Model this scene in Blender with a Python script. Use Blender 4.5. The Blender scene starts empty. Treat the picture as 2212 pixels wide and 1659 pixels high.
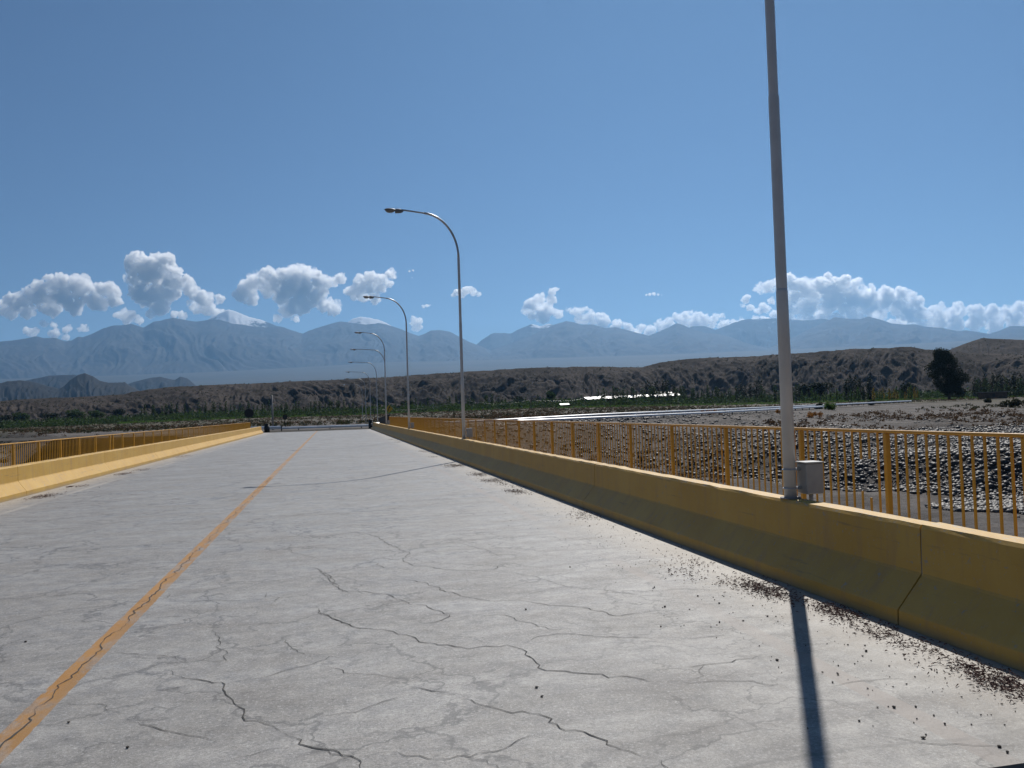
import bpy, math, random
import numpy as np
from mathutils import Vector, Matrix
R = math.radians
random.seed(7)
rng = np.random.default_rng(11)
scene = bpy.context.scene
COL = scene.collection

# ------------------------------------------------------------ camera
F = 1770.0                      # focal length in units of a 2212 px wide picture
CX, CY = 1106.0, 829.5
YAW, PITCH, ROLL, EYE = 0.2158, 0.0308, 0.0321, 1.715
_f = np.array([math.sin(YAW)*math.cos(PITCH), math.cos(YAW)*math.cos(PITCH), math.sin(PITCH)])
_r = np.array([math.cos(YAW), -math.sin(YAW), 0.0])
_u = np.cross(_r, _f)
_r2 = math.cos(ROLL)*_r - math.sin(ROLL)*_u
_u2 = math.sin(ROLL)*_r + math.cos(ROLL)*_u
cd = bpy.data.cameras.new('camera')
cam = bpy.data.objects.new('camera', cd)
COL.objects.link(cam)
cam.matrix_world = Matrix(((_r2[0], _u2[0], -_f[0], 0), (_r2[1], _u2[1], -_f[1], 0), (_r2[2], _u2[2], -_f[2], EYE), (0, 0, 0, 1)))
cd.sensor_width = 36.0
cd.lens = F/2212*36
cd.clip_start = 0.05
cd.clip_end = 200000
scene.camera = cam

# ------------------------------------------------------------ sun and sky
SUN_AZ, SUN_EL = R(29.9), R(46.5)         # azimuth clockwise from the road direction (+Y)
sv = Vector((math.sin(SUN_AZ)*math.cos(SUN_EL), math.cos(SUN_AZ)*math.cos(SUN_EL), math.sin(SUN_EL)))
sd = bpy.data.lights.new('sun', 'SUN')
sd.energy = 5.0
sd.angle = R(0.55)
sd.color = (1.0, 0.955, 0.89)
so = bpy.data.objects.new('sun', sd)
COL.objects.link(so)
so.rotation_euler = sv.to_track_quat('Z', 'Y').to_euler()
w = bpy.data.worlds.new('World')
scene.world = w
w.use_nodes = True
wn = w.node_tree
sky = wn.nodes.new('ShaderNodeTexSky')
sky.sky_type = 'NISHITA'
sky.sun_disc = False
sky.sun_elevation = SUN_EL
sky.sun_rotation = SUN_AZ
sky.altitude = 1200
sky.air_density = 1.0
sky.dust_density = 0.0
sky.ozone_density = 7.0
bg = wn.nodes['Background']
bg.inputs['Strength'].default_value = 0.05
wn.links.new(sky.outputs[0], bg.inputs['Color'])
vs = scene.view_settings
vs.view_transform = 'Standard'
vs.look = 'None'
vs.exposure = 0.0
vs.gamma = 1.0
vs.use_curve_mapping = False
scene.render.engine = 'CYCLES'
scene.cycles.max_bounces = 8
scene.cycles.transparent_max_bounces = 24
scene.cycles.volume_bounces = 8

# ------------------------------------------------------------ helpers
def ray(u, v):
    return _f + _r2*((u-CX)/F) + _u2*((CY-v)/F)
def at(u, v, depth):
    return ray(u, v)*depth + np.array([0, 0, EYE])
def on_z(u, v, z=0.0):
    d = ray(u, v)
    return d*((z-EYE)/d[2]) + np.array([0, 0, EYE])
def plan(xc, d, z=0.0):                  # metres right of / ahead of the viewer, along the level view axis
    return (xc*math.cos(YAW)+d*math.sin(YAW), -xc*math.sin(YAW)+d*math.cos(YAW), z)

def tag(o, label=None, cat=None, group=None, kind=None):
    if label: o['label'] = label
    if cat: o['category'] = cat
    if group: o['group'] = group
    if kind: o['kind'] = kind
    return o
def empty(name, loc=(0, 0, 0), rz=0.0):
    o = bpy.data.objects.new(name, None)
    o.empty_display_size = 0.2
    COL.objects.link(o)
    o.location = loc
    o.rotation_euler = (0, 0, rz)
    return o
def link(name, me, parent=None, loc=None):
    o = bpy.data.objects.new(name, me)
    COL.objects.link(o)
    if parent: o.parent = parent
    if loc is not None: o.location = loc
    return o
def copy_tree(o, parent=None):
    c = o.copy()
    COL.objects.link(c)
    c.parent = parent
    for ch in list(o.children):
        copy_tree(ch, c)
    return c
def np_mesh(name, V, Fc, mats, smooth=True, midx=None):
    """V (n,3); Fc (m,k) equal-sided faces"""
    V = np.asarray(V, dtype=np.float32); Fc = np.asarray(Fc, dtype=np.int32)
    me = bpy.data.meshes.new(name)
    n, k = Fc.shape
    me.vertices.add(len(V)); me.vertices.foreach_set('co', V.ravel())
    me.loops.add(n*k); me.loops.foreach_set('vertex_index', Fc.ravel())
    me.polygons.add(n)
    me.polygons.foreach_set('loop_start', np.arange(0, n*k, k, dtype=np.int32))
    me.polygons.foreach_set('loop_total', np.full(n, k, dtype=np.int32))
    me.polygons.foreach_set('use_smooth', np.full(n, smooth, dtype=bool))
    if midx is not None: me.polygons.foreach_set('material_index', np.asarray(midx, dtype=np.int32))
    for m in (mats if isinstance(mats, (list, tuple)) else [mats]): me.materials.append(m)
    me.update(calc_edges=True)
    me.validate()
    return me
class MB:
    def __init__(s): s.v = []; s.f = []; s.sm = []; s.mi = []
    def add(s, vs_, fs, smooth=False, mi=0):
        b = len(s.v)
        s.v += [tuple(p) for p in vs_]
        s.f += [tuple(i+b for i in f) for f in fs]
        s.sm += [smooth]*len(fs); s.mi += [mi]*len(fs)
    def box(s, x0, x1, y0, y1, z0, z1, bev=0.0, mi=0):
        if bev <= 0:
            vs_ = [(x, y, z) for z in (z0, z1) for y in (y0, y1) for x in (x0, x1)]
            s.add(vs_, [(0, 2, 3, 1), (4, 5, 7, 6), (0, 1, 5, 4), (2, 6, 7, 3), (0, 4, 6, 2), (1, 3, 7, 5)], mi=mi)
            return
        b = bev                            # box whose 12 edges are chamfered
        vs_ = []; idx = {}
        def vid(p):
            if p not in idx: idx[p] = len(vs_); vs_.append(p)
            return idx[p]
        X = (x0, x1); Y = (y0, y1); Z = (z0, z1)
        sg = (1, -1)
        def vx(i, j, k): return vid((X[i], Y[j]+sg[j]*b, Z[k]+sg[k]*b))
        def vy(i, j, k): return vid((X[i]+sg[i]*b, Y[j], Z[k]+sg[k]*b))
        def vz(i, j, k): return vid((X[i]+sg[i]*b, Y[j]+sg[j]*b, Z[k]))
        fs = []
        for i in (0, 1): fs.append((vx(i, 0, 0), vx(i, 1, 0), vx(i, 1, 1), vx(i, 0, 1)))
        for j in (0, 1): fs.append((vy(0, j, 0), vy(1, j, 0), vy(1, j, 1), vy(0, j, 1)))
        for k in (0, 1): fs.append((vz(0, 0, k), vz(1, 0, k), vz(1, 1, k), vz(0, 1, k)))
        for i in (0, 1):
            for j in (0, 1): fs.append((vx(i, j, 0), vy(i, j, 0), vy(i, j, 1), vx(i, j, 1)))
            for k in (0, 1): fs.append((vx(i, 0, k), vz(i, 0, k), vz(i, 1, k), vx(i, 1, k)))
        for j in (0, 1):
            for k in (0, 1): fs.append((vy(0, j, k), vz(0, j, k), vz(1, j, k), vy(1, j, k)))
        for i in (0, 1):
            for j in (0, 1):
                for k in (0, 1): fs.append((vx(i, j, k), vy(i, j, k), vz(i, j, k)))
        s.add(vs_, fs, mi=mi)
    def tube(s, pts, rad, n=12, cap=True, smooth=True, mi=0, squash=1.0):
        pts = [Vector(p) for p in pts]
        rad = rad if isinstance(rad, (list, tuple)) else [rad]*len(pts)
        vs_ = []; fs = []
        prev = None
        for i, p in enumerate(pts):
            t = (pts[min(i+1, len(pts)-1)]-pts[max(i-1, 0)])
            if t.length < 1e-9: t = Vector((0, 0, 1))
            t.normalize()
            if prev is None:
                a = Vector((1, 0, 0)) if abs(t.x) < 0.9 else Vector((0, 1, 0))
                x = (a-t*a.dot(t)).normalized()
            else:
                x = (prev-t*prev.dot(t)).normalized()
            prev = x
            y = t.cross(x)
            for k in range(n):
                a = 2*math.pi*k/n
                vs_.append(p+x*(math.cos(a)*rad[i])+y*(math.sin(a)*rad[i]*squash))
        for i in range(len(pts)-1):
            for k in range(n):
                k2 = (k+1) % n
                fs.append((i*n+k, i*n+k2, (i+1)*n+k2, (i+1)*n+k))
        b = len(s.v); s.add(vs_, fs, smooth, mi)
        if cap:
            s.f.append(tuple(b+k for k in range(n-1, -1, -1))); s.sm.append(False); s.mi.append(mi)
            s.f.append(tuple(b+(len(pts)-1)*n+k for k in range(n))); s.sm.append(False); s.mi.append(mi)
    def extrude(s, prof, y0, y1, mi=0, closed=True):
        n = len(prof)
        vs_ = [(x, y0, z) for x, z in prof]+[(x, y1, z) for x, z in prof]
        fs = [(i, (i+1) % n, n+(i+1) % n, n+i) for i in range(n)]
        fs += [tuple(range(n-1, -1, -1)), tuple(range(n, 2*n))]
        s.add(vs_, fs, mi=mi)
    def mesh(s, name, mats):
        me = bpy.data.meshes.new(name)
        me.from_pydata(s.v, [], s.f)
        for m in (mats if isinstance(mats, (list, tuple)) else [mats]): me.materials.append(m)
        me.polygons.foreach_set('use_smooth', s.sm)
        me.polygons.foreach_set('material_index', s.mi)
        import bmesh
        bm = bmesh.new(); bm.from_mesh(me); bmesh.ops.recalc_face_normals(bm, faces=bm.faces); bm.to_mesh(me); bm.free()
        return me
    def build(s, name, mats, parent=None, loc=None):
        return link(name, s.mesh(name, mats), parent, loc)

# value noise in numpy
_P = rng.random((256, 256)).astype(np.float64)
def vn(x, y):
    xi = np.floor(x).astype(int); yi = np.floor(y).astype(int)
    fx = x-xi; fy = y-yi
    fx = fx*fx*fx*(fx*(fx*6-15)+10); fy = fy*fy*fy*(fy*(fy*6-15)+10)
    g = lambda a, b: _P[a % 256, b % 256]
    return (g(xi, yi)*(1-fx)+g(xi+1, yi)*fx)*(1-fy)+(g(xi, yi+1)*(1-fx)+g(xi+1, yi+1)*fx)*fy
def fbm(x, y, o=5, gain=0.5):
    a = 1.0; s = 0; t = 0
    for i in range(o):
        s = s+a*vn(x+17.3*i, y-9.1*i); t += a; x = x*2.03; y = y*2.03; a *= gain
    return s/t
def ridged(x, y, o=5, gain=0.5):
    a = 1.0; s = 0; t = 0
    for i in range(o):
        s = s+a*(1-np.abs(2*vn(x+31.7*i, y+5.3*i)-1)); t += a; x = x*2.07; y = y*2.07; a *= gain
    return s/t
def sstep(a, b, x):
    t = np.clip((x-a)/(b-a), 0, 1)
    return t*t*(3-2*t)

# ------------------------------------------------------------ materials
def mat(name):
    m = bpy.data.materials.new(name)
    m.use_nodes = True
    nt = m.node_tree
    return m, nt, nt.nodes['Principled BSDF']
def N(nt, t, **kw):
    n = nt.nodes.new(t)
    for k, v in kw.items():
        if k in n.inputs: n.inputs[k].default_value = v
        else: setattr(n, k, v)
    return n
def noise(nt, vec, scale, detail=5, rough=0.55, dist=0.0):
    n = N(nt, 'ShaderNodeTexNoise')
    n.inputs['Scale'].default_value = scale; n.inputs['Detail'].default_value = detail
    n.inputs['Roughness'].default_value = rough; n.inputs['Distortion'].default_value = dist
    if vec is not None: nt.links.new(vec, n.inputs['Vector'])
    return n.outputs['Fac']
def ramp(nt, src, stops, interp='LINEAR'):
    r = N(nt, 'ShaderNodeValToRGB')
    r.color_ramp.interpolation = interp
    els = r.color_ramp.elements
    while len(els) < len(stops): els.new(0.5)
    for e, (p, c) in zip(els, stops):
        e.position = p
        e.color = (c, c, c, 1) if isinstance(c, (int, float)) else (*c, 1)
    nt.links.new(src, r.inputs['Fac'])
    return r.outputs['Color']
def mix(nt, fac, a, b, mode='MIX'):
    m = N(nt, 'ShaderNodeMix', data_type='RGBA', blend_type=mode)
    for sock, val in ((m.inputs['Factor'], fac), (m.inputs['A'], a), (m.inputs['B'], b)):
        if hasattr(val, 'is_output'): nt.links.new(val, sock)
        elif isinstance(val, (int, float)): sock.default_value = val if sock.type == 'VALUE' else (val, val, val, 1)
        else: sock.default_value = (*val, 1)
    return m.outputs['Result']
def math_(nt, op, a, b=0.0, c=None, clamp=False):
    m = N(nt, 'ShaderNodeMath', operation=op, use_clamp=clamp)
    for i, v in enumerate((a, b) if c is None else (a, b, c)):
        if hasattr(v, 'is_output'): nt.links.new(v, m.inputs[i])
        else: m.inputs[i].default_value = v
    return m.outputs[0]
def objco(nt, scale=(1, 1, 1), geo=False):
    if geo: o = N(nt, 'ShaderNodeNewGeometry').outputs['Position']
    else: o = N(nt, 'ShaderNodeTexCoord').outputs['Object']
    mp = N(nt, 'ShaderNodeMapping'); mp.inputs['Scale'].default_value = scale
    nt.links.new(o, mp.inputs['Vector'])
    return mp.outputs['Vector']
def bump(nt, bs, h, strength=0.3, dist=0.02):
    b = N(nt, 'ShaderNodeBump'); b.inputs['Strength'].default_value = strength; b.inputs['Distance'].default_value = dist
    nt.links.new(h, b.inputs['Height']); nt.links.new(b.outputs[0], bs.inputs['Normal'])

def simple(name, col, rough=0.6, metal=0.0, var=0.15, scale=6.0, col2=None, bmp=0.0, spec=0.5):
    m, nt, bs = mat(name)
    co = objco(nt)
    n = noise(nt, co, scale, 6, 0.6)
    c2 = col2 or tuple(max(0, c*(1-var*1.6)) for c in col)
    c = mix(nt, ramp(nt, n, [(0.35, 0.0), (0.68, 1.0)]), tuple(min(1, c*(1+var*0.4)) for c in col), c2)
    nt.links.new(c, bs.inputs['Base Color'])
    bs.inputs['Roughness'].default_value = rough
    bs.inputs['Metallic'].default_value = metal
    bs.inputs['Specular IOR Level'].default_value = spec
    if bmp: bump(nt, bs, noise(nt, co, scale*6, 4, 0.6), bmp, 0.01)
    return m

M = {}
def make_deck_mat():
    m, nt, bs = mat('worn_concrete')
    co = objco(nt, geo=True)
    sep = N(nt, 'ShaderNodeSeparateXYZ'); nt.links.new(co, sep.inputs[0])
    X, Y = sep.outputs[0], sep.outputs[1]
    big = noise(nt, co, 0.35, 5, 0.6)
    st = objco(nt, (0.7, 1.35, 1), geo=True)           # stains drawn out across the lane
    blot = noise(nt, st, 1.2, 8, 0.68, 0.35)
    med = noise(nt, co, 5.0, 8, 0.7)
    fine = noise(nt, co, 60.0, 4, 0.75)
    grit = noise(nt, co, 240.0, 3, 0.7)
    c = mix(nt, ramp(nt, blot, [(0.3, 0.0), (0.62, 1.0)]), (0.150, 0.141, 0.129), (0.325, 0.309, 0.283))
    c = mix(nt, ramp(nt, big, [(0.35, 0.0), (0.7, 0.5)]), c, (0.225, 0.205, 0.185))
    run = noise(nt, objco(nt, (0.32, 3.2, 1), geo=True), 0.9, 7, 0.6, 0.5)
    rx = ramp(nt, math_(nt, 'MULTIPLY_ADD', X, 0.1, 0.5), [(0.45, 0.25), (0.72, 1.0), (0.88, 1.0), (0.92, 0.2)])
    c = mix(nt, math_(nt, 'MULTIPLY', ramp(nt, run, [(0.50, 0.0), (0.64, 0.75)]), rx), c, (0.135, 0.122, 0.112))
    c = mix(nt, ramp(nt, med, [(0.38, 0.7), (0.56, 0.0)]), c, (0.16, 0.154, 0.148))
    c = mix(nt, 1.0, c, ramp(nt, fine, [(0.3, 0.6), (0.6, 1.18)]), 'MULTIPLY')
    c = mix(nt, 1.0, c, ramp(nt, grit, [(0.3, 0.65), (0.65, 1.25)]), 'MULTIPLY')
    spk = ramp(nt, noise(nt, co, 26.0, 5, 0.8), [(0.54, 0.0), (0.60, 0.8)])
    c = mix(nt, math_(nt, 'MULTIPLY', spk, ramp(nt, big, [(0.35, 0.2), (0.6, 1.0)])), c, (0.10, 0.095, 0.088))
    lsp = ramp(nt, noise(nt, co, 41.0, 4, 0.8), [(0.56, 0.0), (0.62, 0.7)])
    c = mix(nt, lsp, c, (0.42, 0.41, 0.39))
    c = mix(nt, 1.0, c, ramp(nt, noise(nt, co, 9.0, 6, 0.75), [(0.36, 0.80), (0.62, 1.10)]), 'MULTIPLY')
    # small dark pits
    vor = N(nt, 'ShaderNodeTexVoronoi'); vor.inputs['Scale'].default_value = 7.0
    nt.links.new(co, vor.inputs['Vector'])
    pit = ramp(nt, vor.outputs['Distance'], [(0.045, 1.0), (0.085, 0.0)])
    pm = ramp(nt, noise(nt, co, 2.3, 2), [(0.5, 0.0), (0.6, 1.0)])
    c = mix(nt, math_(nt, 'MULTIPLY', pit, pm), c, (0.06, 0.055, 0.05))
    # fine crazing
    wv = N(nt, 'ShaderNodeTexNoise'); wv.inputs['Scale'].default_value = 1.7; wv.inputs['Detail'].default_value = 7; wv.inputs['Roughness'].default_value = 0.62
    nt.links.new(co, wv.inputs['Vector'])
    ad = N(nt, 'ShaderNodeVectorMath', operation='MULTIPLY_ADD')
    nt.links.new(wv.outputs['Color'], ad.inputs[0]); ad.inputs[1].default_value = (1.3, 1.3, 0); nt.links.new(co, ad.inputs[2])
    for sc, wd, mk, seed in ((0.62, 0.014, (0.36, 0.50), 0.31), (1.5, 0.012, (0.46, 0.57), 0.53)):
        v2 = N(nt, 'ShaderNodeTexVoronoi', feature='DISTANCE_TO_EDGE', voronoi_dimensions='2D'); v2.inputs['Scale'].default_value = sc
        nt.links.new(ad.outputs[0], v2.inputs['Vector'])
        line = ramp(nt, v2.outputs['Distance'], [(0.0, 1.0), (wd*sc*1.0, 0.75), (wd*sc*2.0, 0.0)])
        mk_ = ramp(nt, noise(nt, co, seed, 4), [(mk[0], 0.0), (mk[1], 0.8)])
        c = mix(nt, math_(nt, 'MULTIPLY', line, mk_), c, (0.06, 0.057, 0.054))
    # dirt drifts by the parapets
    for edge, sgn in ((4.12, -1), (-7.2, 1)):
        d = math_(nt, 'MULTIPLY', math_(nt, 'SUBTRACT', X, edge), float(sgn))
        dn = math_(nt, 'ADD', d, math_(nt, 'MULTIPLY', math_(nt, 'SUBTRACT', blot, 0.5), 1.6))
        f = ramp(nt, dn, [(0.0, 1.0), (0.5, 0.6), (0.85, 0.0)])
        c = mix(nt, math_(nt, 'MULTIPLY', f, 0.75), c, (0.36, 0.32, 0.27))
    # worn edge lines
    for xc, wdt, colr, am in ((3.02, 0.075, (0.225, 0.19, 0.165), 0.75), (-6.35, 0.07, (0.42, 0.38, 0.33), 0.5)):
        d = math_(nt, 'ABSOLUTE', math_(nt, 'SUBTRACT', X, xc))
        f = math_(nt, 'LESS_THAN', d, wdt)
        brk = ramp(nt, noise(nt, objco(nt, (1, 0.5, 1), geo=True), 0.7, 5, 0.6), [(0.40, 0.1), (0.55, 1.0)])
        f = math_(nt, 'MULTIPLY', math_(nt, 'MULTIPLY', f, brk), am)
        c = mix(nt, f, c, colr)
    # centre line paint, worn through along the middle
    wob = math_(nt, 'MULTIPLY', math_(nt, 'SUBTRACT', noise(nt, co, 9, 4), 0.5), 0.02)
    dx = math_(nt, 'ADD', math_(nt, 'SUBTRACT', X, -1.775), wob)
    f = math_(nt, 'LESS_THAN', math_(nt, 'ABSOLUTE', dx), 0.082)
    wear = ramp(nt, noise(nt, objco(nt, (3.0, 0.8, 1), geo=True), 2.2, 8, 0.7), [(0.36, 0.05), (0.44, 1.0)])
    grm = ramp(nt, noise(nt, objco(nt, (2.5, 1.0, 1), geo=True), 1.7, 6, 0.65), [(0.38, 0.45), (0.50, 1.0)])
    wear = math_(nt, 'MULTIPLY', wear, grm)
    f = math_(nt, 'MULTIPLY', f, wear)
    f = math_(nt, 'MULTIPLY', f, ramp(nt, fine, [(0.25, 0.55), (0.45, 1.0)]))
    pc = mix(nt, ramp(nt, math_(nt, 'MULTIPLY_ADD', dx, 6.0, 0.5), [(0.35, 0.0), (0.7, 1.0)]), (0.34, 0.150, 0.006), (0.29, 0.135, 0.012))
    c = mix(nt, f, c, pc)
    # transverse joints
    jw = math_(nt, 'MULTIPLY', math_(nt, 'SUBTRACT', noise(nt, co, 1.1, 6, 0.6), 0.5), 0.25)
    for jy, wd, am in ((3.6, 0.01, .8), (12.2, 0.012, .35), (19.6, 0.018, .5), (27.2, 0.03, .8), (34.6, 0.03, .5), (42.5, 0.05, .7), (57, 0.06, .5), (72, 0.08, .6)):
        d = math_(nt, 'ABSOLUTE', math_(nt, 'ADD', math_(nt, 'SUBTRACT', Y, jy), jw))
        f = ramp(nt, d, [(0.0, am), (wd*1.0, am), (wd*2.6, 0.0)])
        c = mix(nt, math_(nt, 'MULTIPLY', f, ramp(nt, big, [(0.4, 0.35), (0.6, 1.0)])), c, (0.07, 0.068, 0.066))
    nt.links.new(c, bs.inputs['Base Color'])
    r = ramp(nt, blot, [(0.3, 0.66), (0.7, 0.40)])
    nt.links.new(r, bs.inputs['Roughness'])
    bs.inputs['Specular IOR Level'].default_value = 0.6
    h = math_(nt, 'ADD', math_(nt, 'MULTIPLY', fine, 1.0), math_(nt, 'MULTIPLY', grit, 0.5))
    h = math_(nt, 'ADD', h, math_(nt, 'MULTIPLY', med, 1.2))
    bump(nt, bs, h, 0.55, 0.006)
    return m
M['deck'] = make_deck_mat()
M['crack'] = simple('crack_filler', (0.06, 0.057, 0.053), 0.95, bmp=0.3, scale=30)
M['asphalt'] = simple('old_asphalt', (0.055, 0.052, 0.05), 0.85, var=0.3, scale=8, bmp=0.5)
M['far_asphalt'] = simple('road_surface', (0.10, 0.095, 0.09), 1.0, var=0.3, scale=0.4, spec=0.0)
M['concrete'] = simple('grey_concrete', (0.33, 0.31, 0.29), 0.85, var=0.2, scale=2, bmp=0.3)

def make_parapet_mat():
    m, nt, bs = mat('weathered_yellow_paint')
    co = objco(nt, geo=True)
    a = noise(nt, co, 1.3, 8, 0.65)
    b = noise(nt, objco(nt, (1, 1.6, 0.25), geo=True), 3.5, 7, 0.7)     # run-down streaks
    s = noise(nt, co, 38, 5, 0.7)
    c = mix(nt, ramp(nt, a, [(0.32, 0.0), (0.66, 1.0)]), (0.47, 0.265, 0.034), (0.53, 0.325, 0.062))
    c = mix(nt, ramp(nt, b, [(0.50, 0.0), (0.70, 0.75)]), c, (0.40, 0.24, 0.08))
    c = mix(nt, ramp(nt, s, [(0.60, 0.0), (0.68, 0.55)]), c, (0.40, 0.34, 0.24))
    # bare patches
    p = math_(nt, 'MULTIPLY', ramp(nt, noise(nt, co, 4.2, 9, 0.75), [(0.64, 0.0), (0.68, 0.8)]), ramp(nt, noise(nt, co, 0.45, 2), [(0.5, 0.0), (0.6, 1.0)]))
    c = mix(nt, p, c, (0.42, 0.40, 0.33))
    sep = N(nt, 'ShaderNodeSeparateXYZ'); nt.links.new(co, sep.inputs[0])
    low = ramp(nt, math_(nt, 'ADD', sep.outputs[2], math_(nt, 'MULTIPLY', a, 0.10)), [(0.05, 0.75), (0.13, 0.0)])
    c = mix(nt, low, c, (0.30, 0.235, 0.15))
    sc = noise(nt, objco(nt, (1, 0.35, 7), geo=True), 2.6, 7, 0.7)
    c = mix(nt, ramp(nt, sc, [(0.60, 0.0), (0.70, 0.6)]), c, (0.16, 0.125, 0.075))
    dn = noise(nt, co, 11, 6, 0.75)
    c = mix(nt, ramp(nt, dn, [(0.62, 0.0), (0.66, 0.8)]), c, (0.30, 0.28, 0.24))
    # chipped top edge
    top = ramp(nt, sep.outputs[2], [(0.712, 0.0), (0.725, 1.0)])
    chip = ramp(nt, noise(nt, objco(nt, (3, 1, 3), geo=True), 9, 6, 0.7), [(0.56, 0.0), (0.60, 1.0)])
    c = mix(nt, math_(nt, 'MULTIPLY', top, chip), c, (0.36, 0.31, 0.22))
    nt.links.new(c, bs.inputs['Base Color'])
    bs.inputs['Roughness'].default_value = 0.6
    bump(nt, bs, math_(nt, 'ADD', noise(nt, co, 14, 6, 0.6), math_(nt, 'MULTIPLY', s, 0.4)), 0.35, 0.008)
    return m
M['parapet'] = make_parapet_mat()
M['yellow'] = simple('yellow_steel_paint', (0.58, 0.29, 0.022), 0.34, var=0.18, scale=3.5, col2=(0.50, 0.25, 0.02))
M['galv'] = simple('galvanised_steel', (0.48, 0.49, 0.50), 0.38, 0.55, var=0.2, scale=2.2, bmp=0.05)
M['lamp_grey'] = simple('grey_cast_housing', (0.20, 0.205, 0.21), 0.5, 0.3, var=0.15, scale=8)
M['box_grey'] = simple('grey_box_paint', (0.36, 0.35, 0.33), 0.5, 0.1, var=0.1, scale=5)
M['steel_rail'] = simple('guard_rail_steel', (0.92, 0.93, 0.94), 0.45, 0.3, var=0.1, scale=0.6)
M['dark_post'] = simple('dark_steel', (0.05, 0.05, 0.05), 0.7, 0.2, var=0.2)
M['drum'] = simple('dark_drum_plastic', (0.018, 0.022, 0.02), 0.6, var=0.2, scale=3)
M['sign_back'] = simple('dull_sign_back', (0.03, 0.033, 0.036), 0.7, var=0.2)
M['sign_yellow'] = simple('sign_yellow', (0.62, 0.36, 0.02), 0.45, var=0.05)
M['sign_black'] = simple('sign_black', (0.01, 0.01, 0.01), 0.5, var=0.05)
M['wood'] = simple('weathered_wood', (0.09, 0.075, 0.06), 0.85, var=0.3, scale=4)
M['roof_white'] = simple('shiny_sheet_roof', (0.80, 0.80, 0.78), 0.55, 0.3, var=0.05, scale=0.2)
M['wall_mud'] = simple('mud_brick', (0.14, 0.10, 0.075), 0.9, var=0.3, scale=1)
m, nt, bs = mat('clear_lamp_bowl')
bs.inputs['Base Color'].default_value = (0.9, 0.92, 0.92, 1); bs.inputs['Roughness'].default_value = 0.08
bs.inputs['Transmission Weight'].default_value = 0.85; bs.inputs['IOR'].default_value = 1.3
M['bowl'] = m

def leafmat(name, c1, c2, trans=0.25):
    m, nt, bs = mat(name)
    co = objco(nt, geo=True)
    n = noise(nt, co, 0.7, 4, 0.6)
    c = mix(nt, ramp(nt, n, [(0.35, 0.0), (0.65, 1.0)]), c1, c2)
    nt.links.new(c, bs.inputs['Base Color'])
    bs.inputs['Roughness'].default_value = 0.75
    bs.inputs['Specular IOR Level'].default_value = 0.2
    tr = N(nt, 'ShaderNodeBsdfTranslucent'); nt.links.new(c, tr.inputs['Color'])
    mx = N(nt, 'ShaderNodeMixShader'); mx.inputs[0].default_value = trans
    nt.links.new(bs.outputs[0], mx.inputs[1]); nt.links.new(tr.outputs[0], mx.inputs[2])
    nt.links.new(mx.outputs[0], nt.nodes['Material Output'].inputs['Surface'])
    return m
M['leaf_poplar'] = leafmat('poplar_leaves', (0.028, 0.052, 0.015), (0.048, 0.082, 0.022), 0.4)
M['leaf_green'] = leafmat('bright_green_leaves', (0.05, 0.10, 0.018), (0.09, 0.16, 0.03), 0.45)
M['leaf_yellow'] = leafmat('yellow_leaves', (0.20, 0.15, 0.012), (0.30, 0.21, 0.02), 0.4)
M['leaf_dark'] = leafmat('dark_leaves', (0.016, 0.024, 0.012), (0.03, 0.042, 0.018), 0.12)
M['scrub_brown'] = leafmat('dry_brown_scrub', (0.07, 0.042, 0.024), (0.12, 0.075, 0.04))
M['scrub_olive'] = leafmat('olive_scrub', (0.035, 0.038, 0.018), (0.07, 0.07, 0.035))
M['scrub_orange'] = leafmat('orange_scrub', (0.20, 0.09, 0.02), (0.32, 0.15, 0.035), 0.35)
M['bark'] = simple('grey_bark', (0.11, 0.09, 0.07), 0.9, var=0.3)
M['pole_paint'] = simple('pale_grey_pole_paint', (0.62, 0.61, 0.59), 0.42, 0.1, var=0.12, scale=1.5, bmp=0.05)
M['stone'] = simple('river_stone', (0.068, 0.062, 0.058), 0.6, var=0.5, scale=1.6, col2=(0.018, 0.017, 0.017), bmp=0.2)
M['pebble'] = simple('dark_pebble', (0.07, 0.06, 0.05), 0.8, var=0.3, scale=40)
M['twig'] = simple('dry_twig', (0.16, 0.085, 0.065), 0.8, var=0.6, scale=30, col2=(0.05, 0.03, 0.025))

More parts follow.
